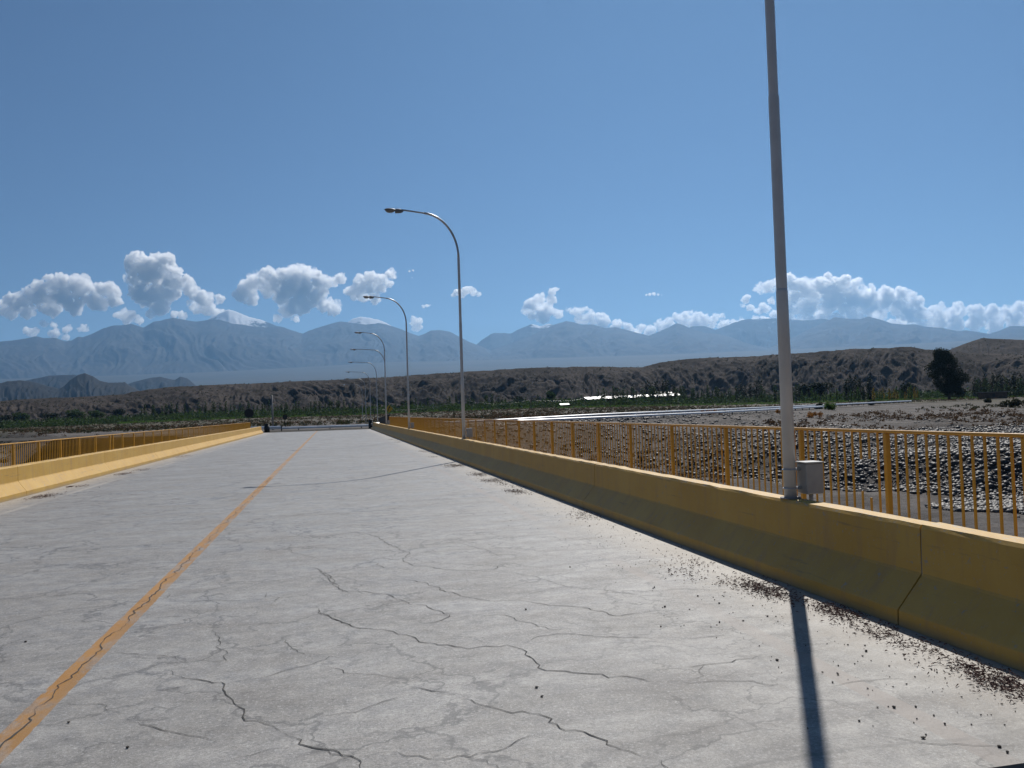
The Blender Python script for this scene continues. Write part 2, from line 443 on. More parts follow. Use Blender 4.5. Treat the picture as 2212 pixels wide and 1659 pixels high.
def make_ground_mat():
    m, nt, bs = mat('dry_ground')
    co = objco(nt, geo=True)
    ln = N(nt, 'ShaderNodeVectorMath', operation='LENGTH'); nt.links.new(co, ln.inputs[0])
    rr = ln.outputs['Value']
    b1 = noise(nt, co, 0.02, 7, 0.65)
    b2 = noise(nt, co, 0.18, 8, 0.7, 0.4)
    b3 = noise(nt, co, 2.5, 6, 0.7)
    gravel = mix(nt, ramp(nt, b2, [(0.36, 0.0), (0.62, 1.0)]), (0.055, 0.048, 0.043), (0.145, 0.130, 0.119))
    gravel = mix(nt, 1.0, gravel, ramp(nt, b3, [(0.3, 0.6), (0.65, 1.2)]), 'MULTIPLY')
    scrub = mix(nt, ramp(nt, b2, [(0.4, 0.0), (0.6, 1.0)]), (0.085, 0.065, 0.042), (0.055, 0.055, 0.03))
    far = mix(nt, ramp(nt, noise(nt, co, 0.0008, 6, 0.6), [(0.4, 0.0), (0.6, 1.0)]), (0.022, 0.025, 0.022), (0.04, 0.04, 0.034))
    k1 = ramp(nt, math_(nt, 'MULTIPLY_ADD', math_(nt, 'SUBTRACT', b1, 0.5), 0.35, math_(nt, 'DIVIDE', rr, 1000)), [(0.18, 0.0), (0.30, 1.0)])
    c = mix(nt, k1, gravel, scrub)
    k2 = ramp(nt, math_(nt, 'DIVIDE', rr, 2000), [(0.4, 0.0), (0.8, 1.0)])
    c = mix(nt, k2, c, far)
    nt.links.new(c, bs.inputs['Base Color'])
    bs.inputs['Roughness'].default_value = 0.9
    bs.inputs['Specular IOR Level'].default_value = 0.2
    near = math_(nt, 'SUBTRACT', 1.0, ramp(nt, math_(nt, 'DIVIDE', rr, 500), [(0.3, 0.0), (1.0, 1.0)]))
    bump(nt, bs, math_(nt, 'MULTIPLY', b3, near), 0.7, 0.35)
    return m
M['ground'] = make_ground_mat()
def make_badland_mat():
    m, nt, bs = mat('eroded_badland_soil')
    co = objco(nt, geo=True)
    b1 = noise(nt, co, 0.018, 7, 0.65)
    b2 = noise(nt, co, 0.12, 7, 0.72)
    c = mix(nt, ramp(nt, b1, [(0.38, 0.0), (0.64, 1.0)]), (0.030, 0.024, 0.021), (0.068, 0.055, 0.048))
    spot = ramp(nt, b2, [(0.52, 0.0), (0.60, 1.0)])
    c = mix(nt, math_(nt, 'MULTIPLY', spot, 0.6), c, (0.035, 0.031, 0.024))
    nt.links.new(c, bs.inputs['Base Color'])
    bs.inputs['Roughness'].default_value = 0.95
    bs.inputs['Specular IOR Level'].default_value = 0.1
    bump(nt, bs, b2, 0.5, 3.0)
    return m
M['badland'] = make_badland_mat()
def make_mountain_mat(name, snow_z, amt, k=1.0):
    m, nt, bs = mat(name)
    co = objco(nt, geo=True)
    g = N(nt, 'ShaderNodeNewGeometry')
    sp = N(nt, 'ShaderNodeSeparateXYZ'); nt.links.new(co, sp.inputs[0])
    sn = N(nt, 'ShaderNodeSeparateXYZ'); nt.links.new(g.outputs['Normal'], sn.inputs[0])
    b = noise(nt, co, 0.0011, 8, 0.68)
    c = mix(nt, ramp(nt, b, [(0.4, 0.0), (0.6, 1.0)]), tuple(k*v for v in (0.025, 0.027, 0.031)), tuple(k*v for v in (0.05, 0.05, 0.05)))
    hz = math_(nt, 'ADD', math_(nt, 'DIVIDE', math_(nt, 'SUBTRACT', sp.outputs[2], snow_z), 500.0), math_(nt, 'MULTIPLY', math_(nt, 'SUBTRACT', b, 0.5), 4.5))
    s = math_(nt, 'MULTIPLY', ramp(nt, hz, [(0.45, 0.0), (0.75, 1.0)]), ramp(nt, sn.outputs[2], [(0.45, 0.25), (0.7, 1.0)]))
    c = mix(nt, math_(nt, 'MULTIPLY', s, amt), c, (0.82, 0.84, 0.87))
    nt.links.new(c, bs.inputs['Base Color'])
    bs.inputs['Roughness'].default_value = 0.9
    bs.inputs['Specular IOR Level'].default_value = 0.1
    return m
M['mtn_front'] = make_mountain_mat('bare_mountain', 2330, 0.9)
M['mtn_back'] = make_mountain_mat('snowy_mountain', 2120, 0.8)
M['mound'] = make_mountain_mat('dark_mound', 99999, 0.0, 0.5)

# ------------------------------------------------------------ setting: ground sheet
HORIZ = lambda u: 896.5-0.0321*(u-719.7)
# inner edge of the crossing road, in metres (right, ahead)
IX = np.array([-400, -200, -110, -62, -34, 0, 30, 60, 100, 150, 230, 500.])
ID = np.array([520, 300, 190, 112, 95, 92, 116, 152, 198, 245, 300, 420.])
def to_plan(x, y):
    return x*math.cos(YAW)-y*math.sin(YAW), x*math.sin(YAW)+y*math.cos(YAW)
def ground_z(x, y, detail=True):
    xc, d = to_plan(x, y)
    r = np.hypot(x, y)
    az = np.arctan2(xc, np.maximum(d, 1e-3))
    s = d-np.interp(xc, IX, ID)
    wdt = 14+np.clip(xc, 0, 200)*0.45
    z = -4.6+4.46*sstep(-1, 0, s/wdt-0.1)
    if detail:
        amp = (1-sstep(-0.9, -0.1, s/wdt))
        mnd = 0.9*(fbm(x*0.045, y*0.045, 4)-0.5)*2+0.35*(fbm(x*0.2, y*0.2, 3)-0.5)*2
        z = z+amp*mnd*np.where(r < 260, 1.0, 0.3)
        # gravel bank running beside the bridge on the right
        fx = np.interp(y, [20, 30, 40, 54, 80, 100, 140], [58, 47, 40, 33, 31, 31, 40])+5*(fbm(y*0.06, x*0.02, 3)-0.5)
        z = z+amp*(2.5*sstep(0, 8, x-fx)+(x > fx)*0.9*(fbm(x*0.12+4, y*0.12, 4)-0.5)*2)
    # land beyond the road climbs slowly to the tree line
    T = np.interp(az, [-0.6, -0.4, -0.2, 0.1, 0.55], [5.4, 3.6, 1.5, 2.1, 0.9])
    z = z+(T+0.14)*sstep(20, 380, s)*np.where(s > 0, 1, 0)
    # alluvial fan up to the foot of the mountains
    a = 0.067+0.0*az
    lead = np.clip((r-1300)/15700, 0, 1.3)
    slope = np.interp(az, [-0.6, -0.35, -0.15, 0.1, 0.6], [0.048, 0.055, 0.063, 0.062, 0.058])
    z = z+np.where(r > 1300, np.minimum(r, 16700)*slope*np.minimum(lead, 0.98)**0.75, 0)
    z = np.where(y < 3, z+4.0*sstep(3, -4, y)*sstep(30, 14, np.abs(x+1.5)), z)
    return z
def polar_grid():
    az = np.concatenate([np.linspace(-math.pi, -0.85, 40)[:-1], np.linspace(-0.85, 0.85, 620), np.linspace(0.85, math.pi, 40)[1:]])
    rr = np.concatenate([[0.0, 3, 6, 9, 12], np.arange(14, 30, 1.5), np.arange(30, 150, 0.9), np.geomspace(150, 700, 90)[0:], np.geomspace(720, 30000, 70)])
    A, Rr = np.meshgrid(az, rr)
    th = A+YAW
    x = Rr*np.sin(th); y = Rr*np.cos(th)
    z = ground_z(x, y)
    V = np.stack([x, y, z], -1).reshape(-1, 3)
    n = len(az); mrows = len(rr)
    i, j = np.meshgrid(np.arange(n-1), np.arange(mrows-1))
    q = (j*n+i).ravel()
    Fq = np.stack([q, q+n, q+n+1, q+1], -1)
    return V, Fq
V_, F_ = polar_grid()
g = link('ground', np_mesh('ground', V_, F_, M['ground']))
tag(g, kind='structure')

# ------------------------------------------------------------ hills, mountains
def range_mesh(name, crest, r_crest, depth_f, depth_b, mt, foot_z, nu=900, nt_=90, spur=1.0, kf=0.012, umin=-700, umax=2900, rough=1.0, jag=1.0, seed=0.0, ws=0):
    """crest: list of (u, v) picture heights turned into true elevations at distance r_crest"""
    cu = np.array([c[0] for c in crest], float); cv = np.array([c[1] for c in crest], float)
    u = np.linspace(umin, umax, nu)
    v = np.interp(u, cu, cv)
    el = np.zeros(nu); th = np.zeros(nu)
    for i in range(nu):
        d = ray(u[i], v[i]); hl = math.hypot(d[0], d[1])
        el[i] = d[2]/hl; th[i] = math.atan2(d[0], d[1])
    crest_z = EYE+el*r_crest
    t = np.linspace(0, 1.35, nt_)
    U, T = np.meshgrid(u, t)
    TH = np.meshgrid(th, t)[0]
    CZ = np.meshgrid(crest_z, t)[0]
    warp = (fbm(U*kf*0.8+seed, T*2.2, 4)-0.5)*3.4+0.5*np.sin(U*kf*1.3+seed)*T
    gl = ridged(U*kf*2.2+warp+seed*3, T*0.9+seed, 4, 0.52)          # spurs running downhill
    if ws: gl = 0.45*gl+0.55*ridged(U*r_crest/F/ws+seed+T*1.1, T*depth_f/ws*0.55+0.35*U*r_crest/F/ws, 5, 0.55)
    g2 = ridged(U*kf*7.5+warp*2.2+seed, T*3.2, 4, 0.6)
    Tf = np.clip(T, 0, 1)
    env = np.sin(np.pi*np.clip(Tf, 0, 1)**0.85)
    prof = Tf**1.05+spur*env*(0.50*(gl-0.60)+0.17*rough*(g2-0.55))
    prof = np.where(T > 1, 1-(T-1)*1.6-0.12*np.sin(np.clip((T-1)*8, 0, 1.5))*g2, prof)
    crestj = jag*(fbm(U*0.05+seed, U*0+3.3, 5)-0.5)
    prof = prof+crestj*0.03*np.exp(-((T-1)/0.08)**2)
    fz = foot_z(TH) if callable(foot_z) else foot_z
    Z = fz+(CZ-fz)*prof
    RR = np.where(T <= 1, r_crest-depth_f*(1-T), r_crest+depth_b*(T-1)/0.35)
    RR = RR*(1+0.02*(gl-0.5)*env)
    X = RR*np.sin(TH); Y = RR*np.cos(TH)
    V = np.stack([X, Y, Z], -1).reshape(-1, 3)
    i, j = np.meshgrid(np.arange(nu-1), np.arange(nt_-1))
    q = (j*nu+i).ravel()
    Fq = np.stack([q, q+1, q+nu+1, q+nu], -1)
    me = np_mesh(name, V, Fq, mt)
    o = link(name, me)
    tag(o, kind='structure')
    return o, X, Y, Z, T

bad_crest = [(-700, 905), (-300, 885), (0, 866), (81, 860.5), (200, 856), (270, 851), (297, 844), (351, 837), (432, 832.5), (540, 828), (647, 822.6), (782, 817), (890, 810.5), (998, 803), (1109, 796.5), (1159, 793), (1294, 791.6), (1388, 793), (1429, 782), (1483, 775.4), (1564, 771.3), (1621, 770), (1708, 763), (1804, 756.5), (1885, 751.6), (1966, 749), (2001, 754), (2060, 760), (2212, 766), (2900, 780)]
hills, HX, HY, HZ, HT = range_mesh('badland_hills', bad_crest, 1050, 150, 350, M['badland'], 0.5, nu=1500, nt_=130, spur=1.35, kf=0.0075, rough=1.2, jag=1.3, ws=62, umin=-500, umax=2700)
hill_r, HX2, HY2, HZ2, HT2 = range_mesh('hill_slope', [(1700, 880), (1960, 800), (2010, 772), (2057, 752), (2101, 735), (2122, 729), (2168, 731.5), (2212, 733.5), (2400, 742), (2700, 770)], 1500, 260, 400, M['badland'], 0.5, nu=500, nt_=80, spur=0.8, kf=0.010, ws=110, umin=1800, umax=2700, rough=0.8, jag=0.5, seed=5.1)

def zf_at(rr): return lambda TH: ground_z(rr*np.sin(TH), rr*np.cos(TH), False)
range_mesh('mound_hills', [(-700, 850), (-200, 838), (0, 825.4), (40, 821), (75, 824), (102, 833), (127, 839), (140, 832), (151, 820), (167, 810), (184, 806), (200, 813), (216, 822), (235, 826), (270, 825), (278, 832), (330, 855), (500, 900)], 5200, 500, 500, M['mound'], lambda TH: zf_at(4700)(TH)-25, nu=400, nt_=40, kf=0.03, umin=-500, umax=420, jag=2)
range_mesh('mound_hills', [(-700, 830), (0, 832), (62, 820), (108, 810), (162, 810), (200, 818), (260, 836), (292, 823), (324, 816), (346, 814), (378, 820), (389, 813), (405, 817), (420, 830), (500, 900)], 8600, 700, 700, M['mound'], lambda TH: zf_at(7900)(TH)-40, nu=400, nt_=40, kf=0.03, umin=-500, umax=480, jag=2, seed=2.2)

front = [(-700, 760), (-300, 748), (0, 737.5), (27, 735), (62, 729), (78, 725.5), (94, 729), (121, 729), (140, 737), (155, 735), (169, 727), (178, 728), (200, 720), (224, 708), (243, 703), (283, 698.5), (310, 706.5), (332, 694.3), (346, 693), (375, 685), (405, 691.6), (424, 694.3), (459, 689), (475, 690), (500, 697), (540, 703), (570, 706), (601, 706), (628, 713), (652, 721), (668, 713), (687, 706.5), (714, 698.4), (733, 693.5), (750, 696), (790, 700), (817, 697), (836, 700), (858, 708), (879, 716), (904, 725.4), (917, 721), (931, 713), (950, 712), (971, 716), (987, 724), (1012, 737.5), (1035, 746), (1060, 757), (1085, 748), (1120, 734), (1148, 724), (1180, 708), (1197, 701), (1224, 693), (1240, 695.7), (1256, 701), (1278, 700), (1307, 708), (1329, 705.7), (1348, 710.5), (1375, 718.6), (1402, 724.6), (1424, 716), (1445, 706.5), (1461, 697.6), (1478, 702.4), (1497, 712), (1524, 718.6), (1551, 721.3), (1578, 728), (1621, 744), (1660, 752), (1700, 735), (1740, 715), (1770, 700), (1804, 685), (1831, 688), (1858, 689), (1876, 682.7), (1898, 689), (1925, 698.4), (1952, 701), (1974, 699.7), (1998, 705), (2033, 708), (2068, 714.6), (2087, 713), (2114, 717), (2136, 721), (2155, 716), (2182, 703.8), (2212, 704.3), (2500, 715), (2900, 740)]
back = [(-700, 790), (380, 790), (420, 720), (450, 690), (475, 675), (494, 667), (513, 674), (545, 685), (566, 690), (601, 704), (640, 716), (700, 730), (735, 712), (750, 696), (760, 689), (779, 685), (798, 685.7), (817, 689), (836, 698.4), (858, 712), (900, 745), (1010, 760), (1028, 745), (1041, 733.5), (1060, 720.5), (1086, 719), (1105, 720), (1121, 710.5), (1148, 699.7), (1167, 703.8), (1186, 697.8), (1210, 708), (1300, 735), (1440, 735), (1470, 716), (1494, 705), (1523, 704), (1545, 712), (1570, 702), (1590, 694), (1614, 690), (1641, 687.6), (1677, 689), (1706, 689), (1736, 691.6), (1755, 690), (1782, 689), (1820, 700), (1900, 730), (2900, 790)]
range_mesh('mountain_range', front, 21000, 4500, 2500, M['mtn_front'], lambda TH: zf_at(16500)(TH)-60, nu=1300, nt_=110, spur=0.55, kf=0.0085, jag=0.8, seed=1.7, rough=1.0)
range_mesh('mountain_range', back, 23200, 4000, 1500, M['mtn_back'], 500.0, nu=1300, nt_=90, spur=0.6, kf=0.009, jag=1.2, seed=8.4, rough=1.0)

# ------------------------------------------------------------ bridge
BY0, BY1 = 3.27, 93.5
def z_pt(u, v, crop):                   # measured points on the deck
    x0, y0, s = crop
    p = on_z((x0+u*s)/1.1718, (y0+v*s)/1.1718, 0.0)
    return p[0], p[1]
mb = MB()
mb.add([(-9.3, BY0, 0), (6.2, BY0, 0), (6.2, BY1, 0), (-9.3, BY1, 0)], [(0, 1, 2, 3)])
mb.box(-9.3, 6.2, BY0+0.01, BY1, -0.45, -0.004, mi=2)
for gx in (-7.6, -4.6, -1.6, 1.4, 4.4):
    mb.box(gx-0.3, gx+0.3, BY0+0.3, BY1-0.3, -1.5, -0.452, mi=2)
for py in (24, 47, 70):
    mb.box(-8.3, 5.1, py-0.55, py+0.55, -2.3, -1.502, mi=2)
    for gx in (-6.5, -1.6, 3.3): mb.tube([(gx, py, -6.5), (gx, py, -2.302)], 0.5, 16, mi=2)
cracks_mid = [
 (.8, [(0,340),(60,375),(120,425),(150,470),(200,490),(330,490),(430,500),(560,550),(600,570),(690,572),(760,605),(830,630),(800,655),(650,690),(560,700)]),
 (.8, [(250,120),(330,130),(430,175),(480,205),(580,243),(540,290),(600,325),(740,340),(860,355),(1060,352),(1130,340),(1185,300)]),
 (.6, [(880,185),(980,208),(1070,230),(1120,255),(1190,270)]),
 (.9, [(520,400),(620,420),(700,440),(770,475),(850,490),(920,518),(1010,535),(1080,545),(1255,540),(1420,565),(1500,575),(1700,590),(1790,610),(1850,635),(2000,620),(2130,600)]),
 (1.2, [(0,610),(80,635),(150,670),(220,700),(330,715),(480,735),(560,755),(640,800),(760,820),(860,830),(950,843),(1060,825),(1190,818),(1280,845),(1300,880),(1370,930),(1380,960),(1500,980),(1700,1000),(1820,1025),(2030,1030),(2100,1048),(2212,1050)]),
 (.8, [(0,955),(100,960),(270,1000),(430,1015),(540,1035),(600,1055)]),
 (1.9, [(570,1070),(640,1085),(720,1105),(800,1115),(880,1140)]),
 (1.2, [(880,1140),(960,1160),(1040,1195),(1160,1225),(1290,1230),(1430,1265),(1450,1300),(1520,1335),(1610,1350),(1700,1380),(1820,1415),(1860,1450),(1960,1480),(2110,1530)]),
 (1.9, [(2110,1530),(2150,1560),(2190,1583),(2260,1640)]),
 (1.1, [(0,1465),(80,1470),(160,1505),(250,1525),(285,1550),(265,1583),(300,1640)]),
 (.7, [(285,1520),(400,1490),(560,1510),(700,1530),(830,1530),(960,1515),(1060,1490),(1180,1465),(1290,1400),(1460,1355)]),
 (.6, [(0,1290),(120,1250),(300,1215),(380,1190),(460,1160),(680,1120)]),
 (.8, [(960,1530),(1060,1540),(1120,1570),(1200,1620)]),
 (.5, [(840,1105),(940,1070),(1030,1045),(1170,1025),(1290,1000),(1380,965)]),
 (.6, [(1090,355),(1240,370),(1310,385),(1450,420),(1560,455),(1700,470),(1880,490),(2100,520)]),
 (.5, [(1255,540),(1330,500),(1400,485),(1540,455)]),
 (.7, [(950,620),(1010,640),(1210,640),(1290,675),(1380,705),(1480,725),(1580,720),(1590,750)]),
 (.8, [(1270,810),(1360,775),(1500,750),(1750,765),(1900,775),(2212,780)]),
 (.5, [(300,310),(320,290),(420,340),(700,345)]), (.5, [(850,755),(970,775),(1060,825)])]
cracks_left = [
 (1.2, [(1060,975),(1120,1015),(1200,1030),(1300,1045),(1380,1050),(1400,1080),(1400,1110),(1450,1160),(1520,1220),(1510,1265),(1600,1290),(1700,1325),(1770,1360)]),
 (1.5, [(1770,1360),(1830,1400),(1860,1435),(1950,1460),(2070,1475),(2130,1500),(2212,1520)]),
 (.8, [(780,1270),(860,1300),(960,1330),(1060,1360),(1180,1385),(1280,1400),(1350,1430)]),
 (.8, [(300,1185),(450,1190),(620,1190),(650,1215),(720,1235),(820,1250)]),
 (.6, [(620,1190),(750,1150),(900,1125),(1050,1095),(1160,1070),(1380,1050)]),
 (.6, [(1400,1050),(1560,1035),(1650,1020),(1730,995),(1840,960),(1940,940),(2050,890),(2212,900)]),
 (.6, [(1380,710),(1350,740),(1370,800),(1340,830),(1420,870),(1410,915),(1340,920),(1120,910)]),
 (.6, [(1060,545),(1270,545),(1500,540),(1740,525),(1680,580)]), (.5, [(1600,480),(1650,520),(1740,525),(1880,515),(2000,480)]),
 (.8, [(1950,570),(1980,620),(2080,655),(2150,690),(2212,710)]), (.7, [(1740,770),(1790,820),(1850,850),(1950,880),(2050,890)]),
 (.6, [(1810,190),(1810,240),(1900,260),(1980,280)]), (.8, [(1920,330),(2000,360),(2040,390),(2110,450),(2150,490),(2180,490)]),
 (.7, [(120,620),(270,610),(420,600),(600,580),(780,560),(980,540)]), (.7, [(300,510),(500,485),(700,475),(950,468)]),
 (.6, [(620,880),(760,865),(900,880),(1090,890),(1110,940)]), (.6, [(1350,1560),(1560,1510),(1700,1465),(1850,1440)]),
 (.6, [(240,925),(360,905),(480,900)]), (.6, [(0,1075),(180,1065),(330,1050)]), (.5, [(1050,490),(1060,545)]), (.5, [(890,655),(1100,640),(1260,628)])]
cracks_right = [
 (.8, [(0,960),(150,955),(300,935),(520,905),(700,880)]), (.8, [(0,1050),(130,1060),(400,1045),(520,1045),(620,1070),(760,1100)]),
 (.7, [(210,920),(190,975),(220,1010),(120,1045)]), (.8, [(1000,1080),(1200,1040),(1300,1035),(1550,1038)]),
 (.7, [(1200,1360),(1450,1405),(1700,1440),(1900,1445),(2212,1450)]), (.7, [(580,1310),(700,1330),(850,1340)]),
 (.6, [(0,770),(150,780),(350,760),(520,800)]), (.7, [(50,1205),(180,1240)])]
def crack(pts, wd):
    P = [Vector((p[0], p[1], 0.004)) for p in pts]
    out = []
    for a, b in zip(P[:-1], P[1:]):
        L = (b-a).length; n = max(2, int(L/0.05))
        t = (b-a).normalized(); s = Vector((-t.y, t.x, 0))
        off = 0
        for i in range(n):
            off = off*0.75+random.gauss(0, 0.009)
            fade = math.sin(math.pi*i/n)
            out.append(a+(b-a)*(i/n)+s*off*(0.3+fade)*1.3)
    out.append(P[-1])
    n = len(out); L_ = []; R_ = []
    for i, p in enumerate(out):
        t = (out[min(i+1, n-1)]-out[max(i-1, 0)]).normalized(); s = Vector((-t.y, t.x, 0))
        end = min(1, i/6+0.1, (n-1-i)/6+0.1)
        ww = wd*random.uniform(0.5, 1.4)*end
        L_.append(p+s*ww); R_.append(p-s*ww)
    mb.add(L_+R_, [(i, i+1, n+i+1, n+i) for i in range(n-1)], mi=1)
for lst, crop in ((cracks_mid, (800, 1300, .4069)), (cracks_left, (0, 1300, .4069)), (cracks_right, (1692, 1300, .4069))):
    for wd, pts in lst: crack([z_pt(a, b, crop) for a, b in pts], max(0.0022, wd**0.7*0.0034))
# crack along the centre joint
pts = [(-1.775+random.gauss(0, 0.012), y) for y in np.arange(3.4, 26, 0.35)]
for i in range(0, len(pts)-6, 6):
    crack(pts[i:i+7], random.choice([0.0025, 0.004, 0.006]))
tag(mb.build('bridge_deck', [M['deck'], M['crack'], M['concrete']]), kind='structure')

mb = MB()
mb.box(-9.3, 6.2, -30, BY0-0.01, -0.5, -0.03)
tag(mb.build('approach_road', M['asphalt']), kind='structure')
for x0, x1 in ((4.38, 6.15), (-9.25, -7.55)):
    mb = MB(); mb.box(x0, x1, -20, BY1, 0.004, 0.2)
    tag(mb.build('sidewalk', M['concrete']), kind='structure')

# parapets: New Jersey profile cut into sections
def parapet(x_base, x_top, sgn, joints, label, y0, y1):
    root = empty('concrete_parapet', (x_base, y0, 0))
    tag(root, label, 'barrier')
    ys = [y0]+joints+[y1]
    for a, b in zip(ys[:-1], ys[1:]):
        w = abs(x_top-x_base)
        ch = 0.012
        prof = [(0, 0.002), (sgn*0.004, 0.115), (sgn*0.014, 0.13), (sgn*w*0.92, 0.355), (sgn*w*0.97, 0.375), (sgn*(w-0.002), 0.712), (sgn*(w+0.015), 0.738), (sgn*(w+0.165), 0.745), (sgn*(w+0.19), 0.725), (sgn*(w+0.24), 0.35), (sgn*(w+0.24), 0.002)]
        mb = MB()
        n = len(prof)
        L = b-a; ny = max(2, int(L/0.25))
        yy = [a+0.008-y0+(L-0.016)*k/ny for k in range(ny+1)]
        vs_ = []
        for k, y in enumerate(yy):
            for i, (x, z) in enumerate(prof):
                jx = random.gauss(0, 0.0004); jz = random.gauss(0, 0.003) if 5 <= i <= 8 else random.gauss(0, 0.001)
                if i in (0, n-1): jz = 0
                vs_.append((x+jx, y, z+jz))
        fs = [(k*n+i, k*n+i+1, (k+1)*n+i+1, (k+1)*n+i) for k in range(ny) for i in range(n-1)]
        fs += [tuple(range(n)), tuple(range(ny*n, ny*n+n))]
        mb.add(vs_, fs)
        o = mb.build('section', M['parapet'], root)
    for jn in joints:              # mortar in the joints
        mb = MB()
        w = abs(x_top-x_base)
        q = [(sgn*0.012, 0.002), (sgn*0.016, 0.11), (sgn*(w*0.92+0.014), 0.345), (sgn*(w+0.008), 0.70), (sgn*(w+0.16), 0.728), (sgn*(w+0.2), 0.002)]
        mb.extrude(q, jn-0.02-y0, jn+0.02-y0)
        mb.build('joint_mortar', M['concrete'], root)
    return root
parapet(4.10, 4.33, 1, [-2.4, 5.45, 13.4, 21.4, 29.4, 37.4, 45.4, 53.4, 61.4, 69.4, 77.4, 85.4], 'yellow concrete parapet in its own shade, carrying the lamp posts', -10, BY1-0.5)
parapet(-7.27, -7.46, -1, [-1.2, 6.5, 14.2, 21.9, 29.6, 37.3, 45, 52.7, 60.4, 68.1, 75.8, 83.5], 'pale yellow sunlit concrete parapet without lamp posts', -10, BY1-3)

# railings behind the parapets
def railing(x, ztop, ys, label, name, near_y, broken=(), double=None, nbar=12):
    root = empty(name, (x, ys[0], 0.2))
    tag(root, label, 'railing')
    y0 = ys[0]
    mb = MB(); pf = []
    for qx, qz, a0 in ((0.018, ztop-0.212, 0), (-0.018, ztop-0.212, 90), (-0.018, ztop-0.223, 180), (0.018, ztop-0.223, 270)):
        pf += [(qx+0.012*math.cos(R(a0+a)), qz+0.012*math.sin(R(a0+a))) for a in (0, 22, 45, 68, 90)]
    nn = len(pf); L = ys[-1]-y0
    mb.add([(x_, 0, z_) for x_, z_ in pf]+[(x_, L, z_) for x_, z_ in pf], [(i, (i+1) % nn, nn+(i+1) % nn, nn+i) for i in range(nn)], True)
    mb.add([(x_, 0, z_) for x_, z_ in pf]+[(x_, L, z_) for x_, z_ in pf], [tuple(range(nn)), tuple(range(nn, 2*nn))])
    mb.build('top_rail', M['yellow'], root)
    mb = MB(); mb.box(-0.02, 0.02, ys[0]-y0, ys[-1]-y0, 0.07, 0.105, 0.005)
    mb.build('bottom_rail', M['yellow'], root)
    mb = MB(); mb.box(-0.027, 0.027, -0.027, 0.027, 0.0, ztop-0.2-0.037, 0.004); mb.box(-0.075, 0.075, -0.075, 0.075, 0.0, 0.012)
    pm = mb.mesh('post', M['yellow'])
    for y in ys: link('post', pm, root, (0, y-y0, 0))
    if double is not None: link('post', pm, root, (0, double-y0, 0))
    bars = []
    for a, b in zip(ys[:-1], ys[1:]):
        n = max(2, round((b-a)/0.157))
        for k in range(1, n): bars.append(a+(b-a)*k/n)
    z0, z1 = 0.107, ztop-0.2-0.037
    mb = MB(); mb.box(-0.007, 0.007, -0.0125, 0.0125, z0, z1)
    bmesh_ = mb.mesh('baluster', M['yellow'])
    vis = [b for b in bars if b > near_y]
    own = set(vis[:98])
    rest = MB()
    for b in bars:
        if b in own:
            hit = [q for q in broken if abs(q[0]-b) < 0.075]
            if hit:
                mb = MB(); mb.box(-0.007, 0.007, -0.0125, 0.0125, z0, hit[0][1]-0.2); mb.build('baluster_stump', M['yellow'], root, (0, b-y0, 0))
                mb = MB(); mb.box(-0.007, 0.007, -0.0125, 0.0125, hit[0][2]-0.2, z1)
                mb.build('baluster', M['yellow'], root, (0, b-y0, 0))
            else: link('baluster', bmesh_, root, (0, b-y0, 0))
        else: rest.box(-0.007, 0.007, b-y0-0.0125, b-y0+0.0125, z0, z1)
    r = rest.build('balusters', M['yellow'], root); r['kind'] = 'stuff'
    return root
RY = [-4.1, -2.1, -0.1, 1.95, 4.0, 6.0, 7.83, 9.49, 11.55, 13.60, 15.68, 17.72, 19.77, 21.76]
while RY[-1] < 88.5: RY.append(RY[-1]+2.045)
railing(5.85, 1.362, RY, 'yellow railing on the right with thin upright bars and two broken bars', 'bridge_railing', 4.0, broken=((8.32, 0.66, 1.02), (8.17, 0.60, 1.03)))
LYs = [25.8-2.06*k for k in range(14, -1, -1)]
while LYs[-1] < 92.5: LYs.append(LYs[-1]+2.06)
railing(-8.9, 1.215, LYs, 'yellow railing on the left behind the sunlit parapet', 'bridge_railing', 23.0, double=36.6)

# dark wing railing at the far right bridge end
root = empty('end_wall', (5.9, BY1-4, 0))
tag(root, 'dark grey wedge-shaped wing wall past the far end of the right railing', 'wing wall')
mb = MB()
A = (5.74-5.9, 89.0-(BY1-4)); B_ = (5.14-5.9, 95.2-(BY1-4))
def wedge(z0a, z0b, z1a, z1b, t0, t1):
    vs_ = [(p_[0]+t, p_[1], z) for t in (t0, t1) for p_, z in ((A, z0a), (A, z1a), (B_, z1b), (B_, z0b))]
    mb.add(vs_, [(0, 1, 2, 3), (7, 6, 5, 4), (0, 4, 5, 1), (1, 5, 6, 2), (2, 6, 7, 3), (3, 7, 4, 0)])
wedge(-0.2, -0.2, 1.56, 1.16, 0, 0.2)
mb.build('wall', M['sign_back'], root)
mb = MB(); wedge(1.563, 1.163, 1.60, 1.20, -0.03, 0.23)
mb.build('coping', M['concrete'], root)

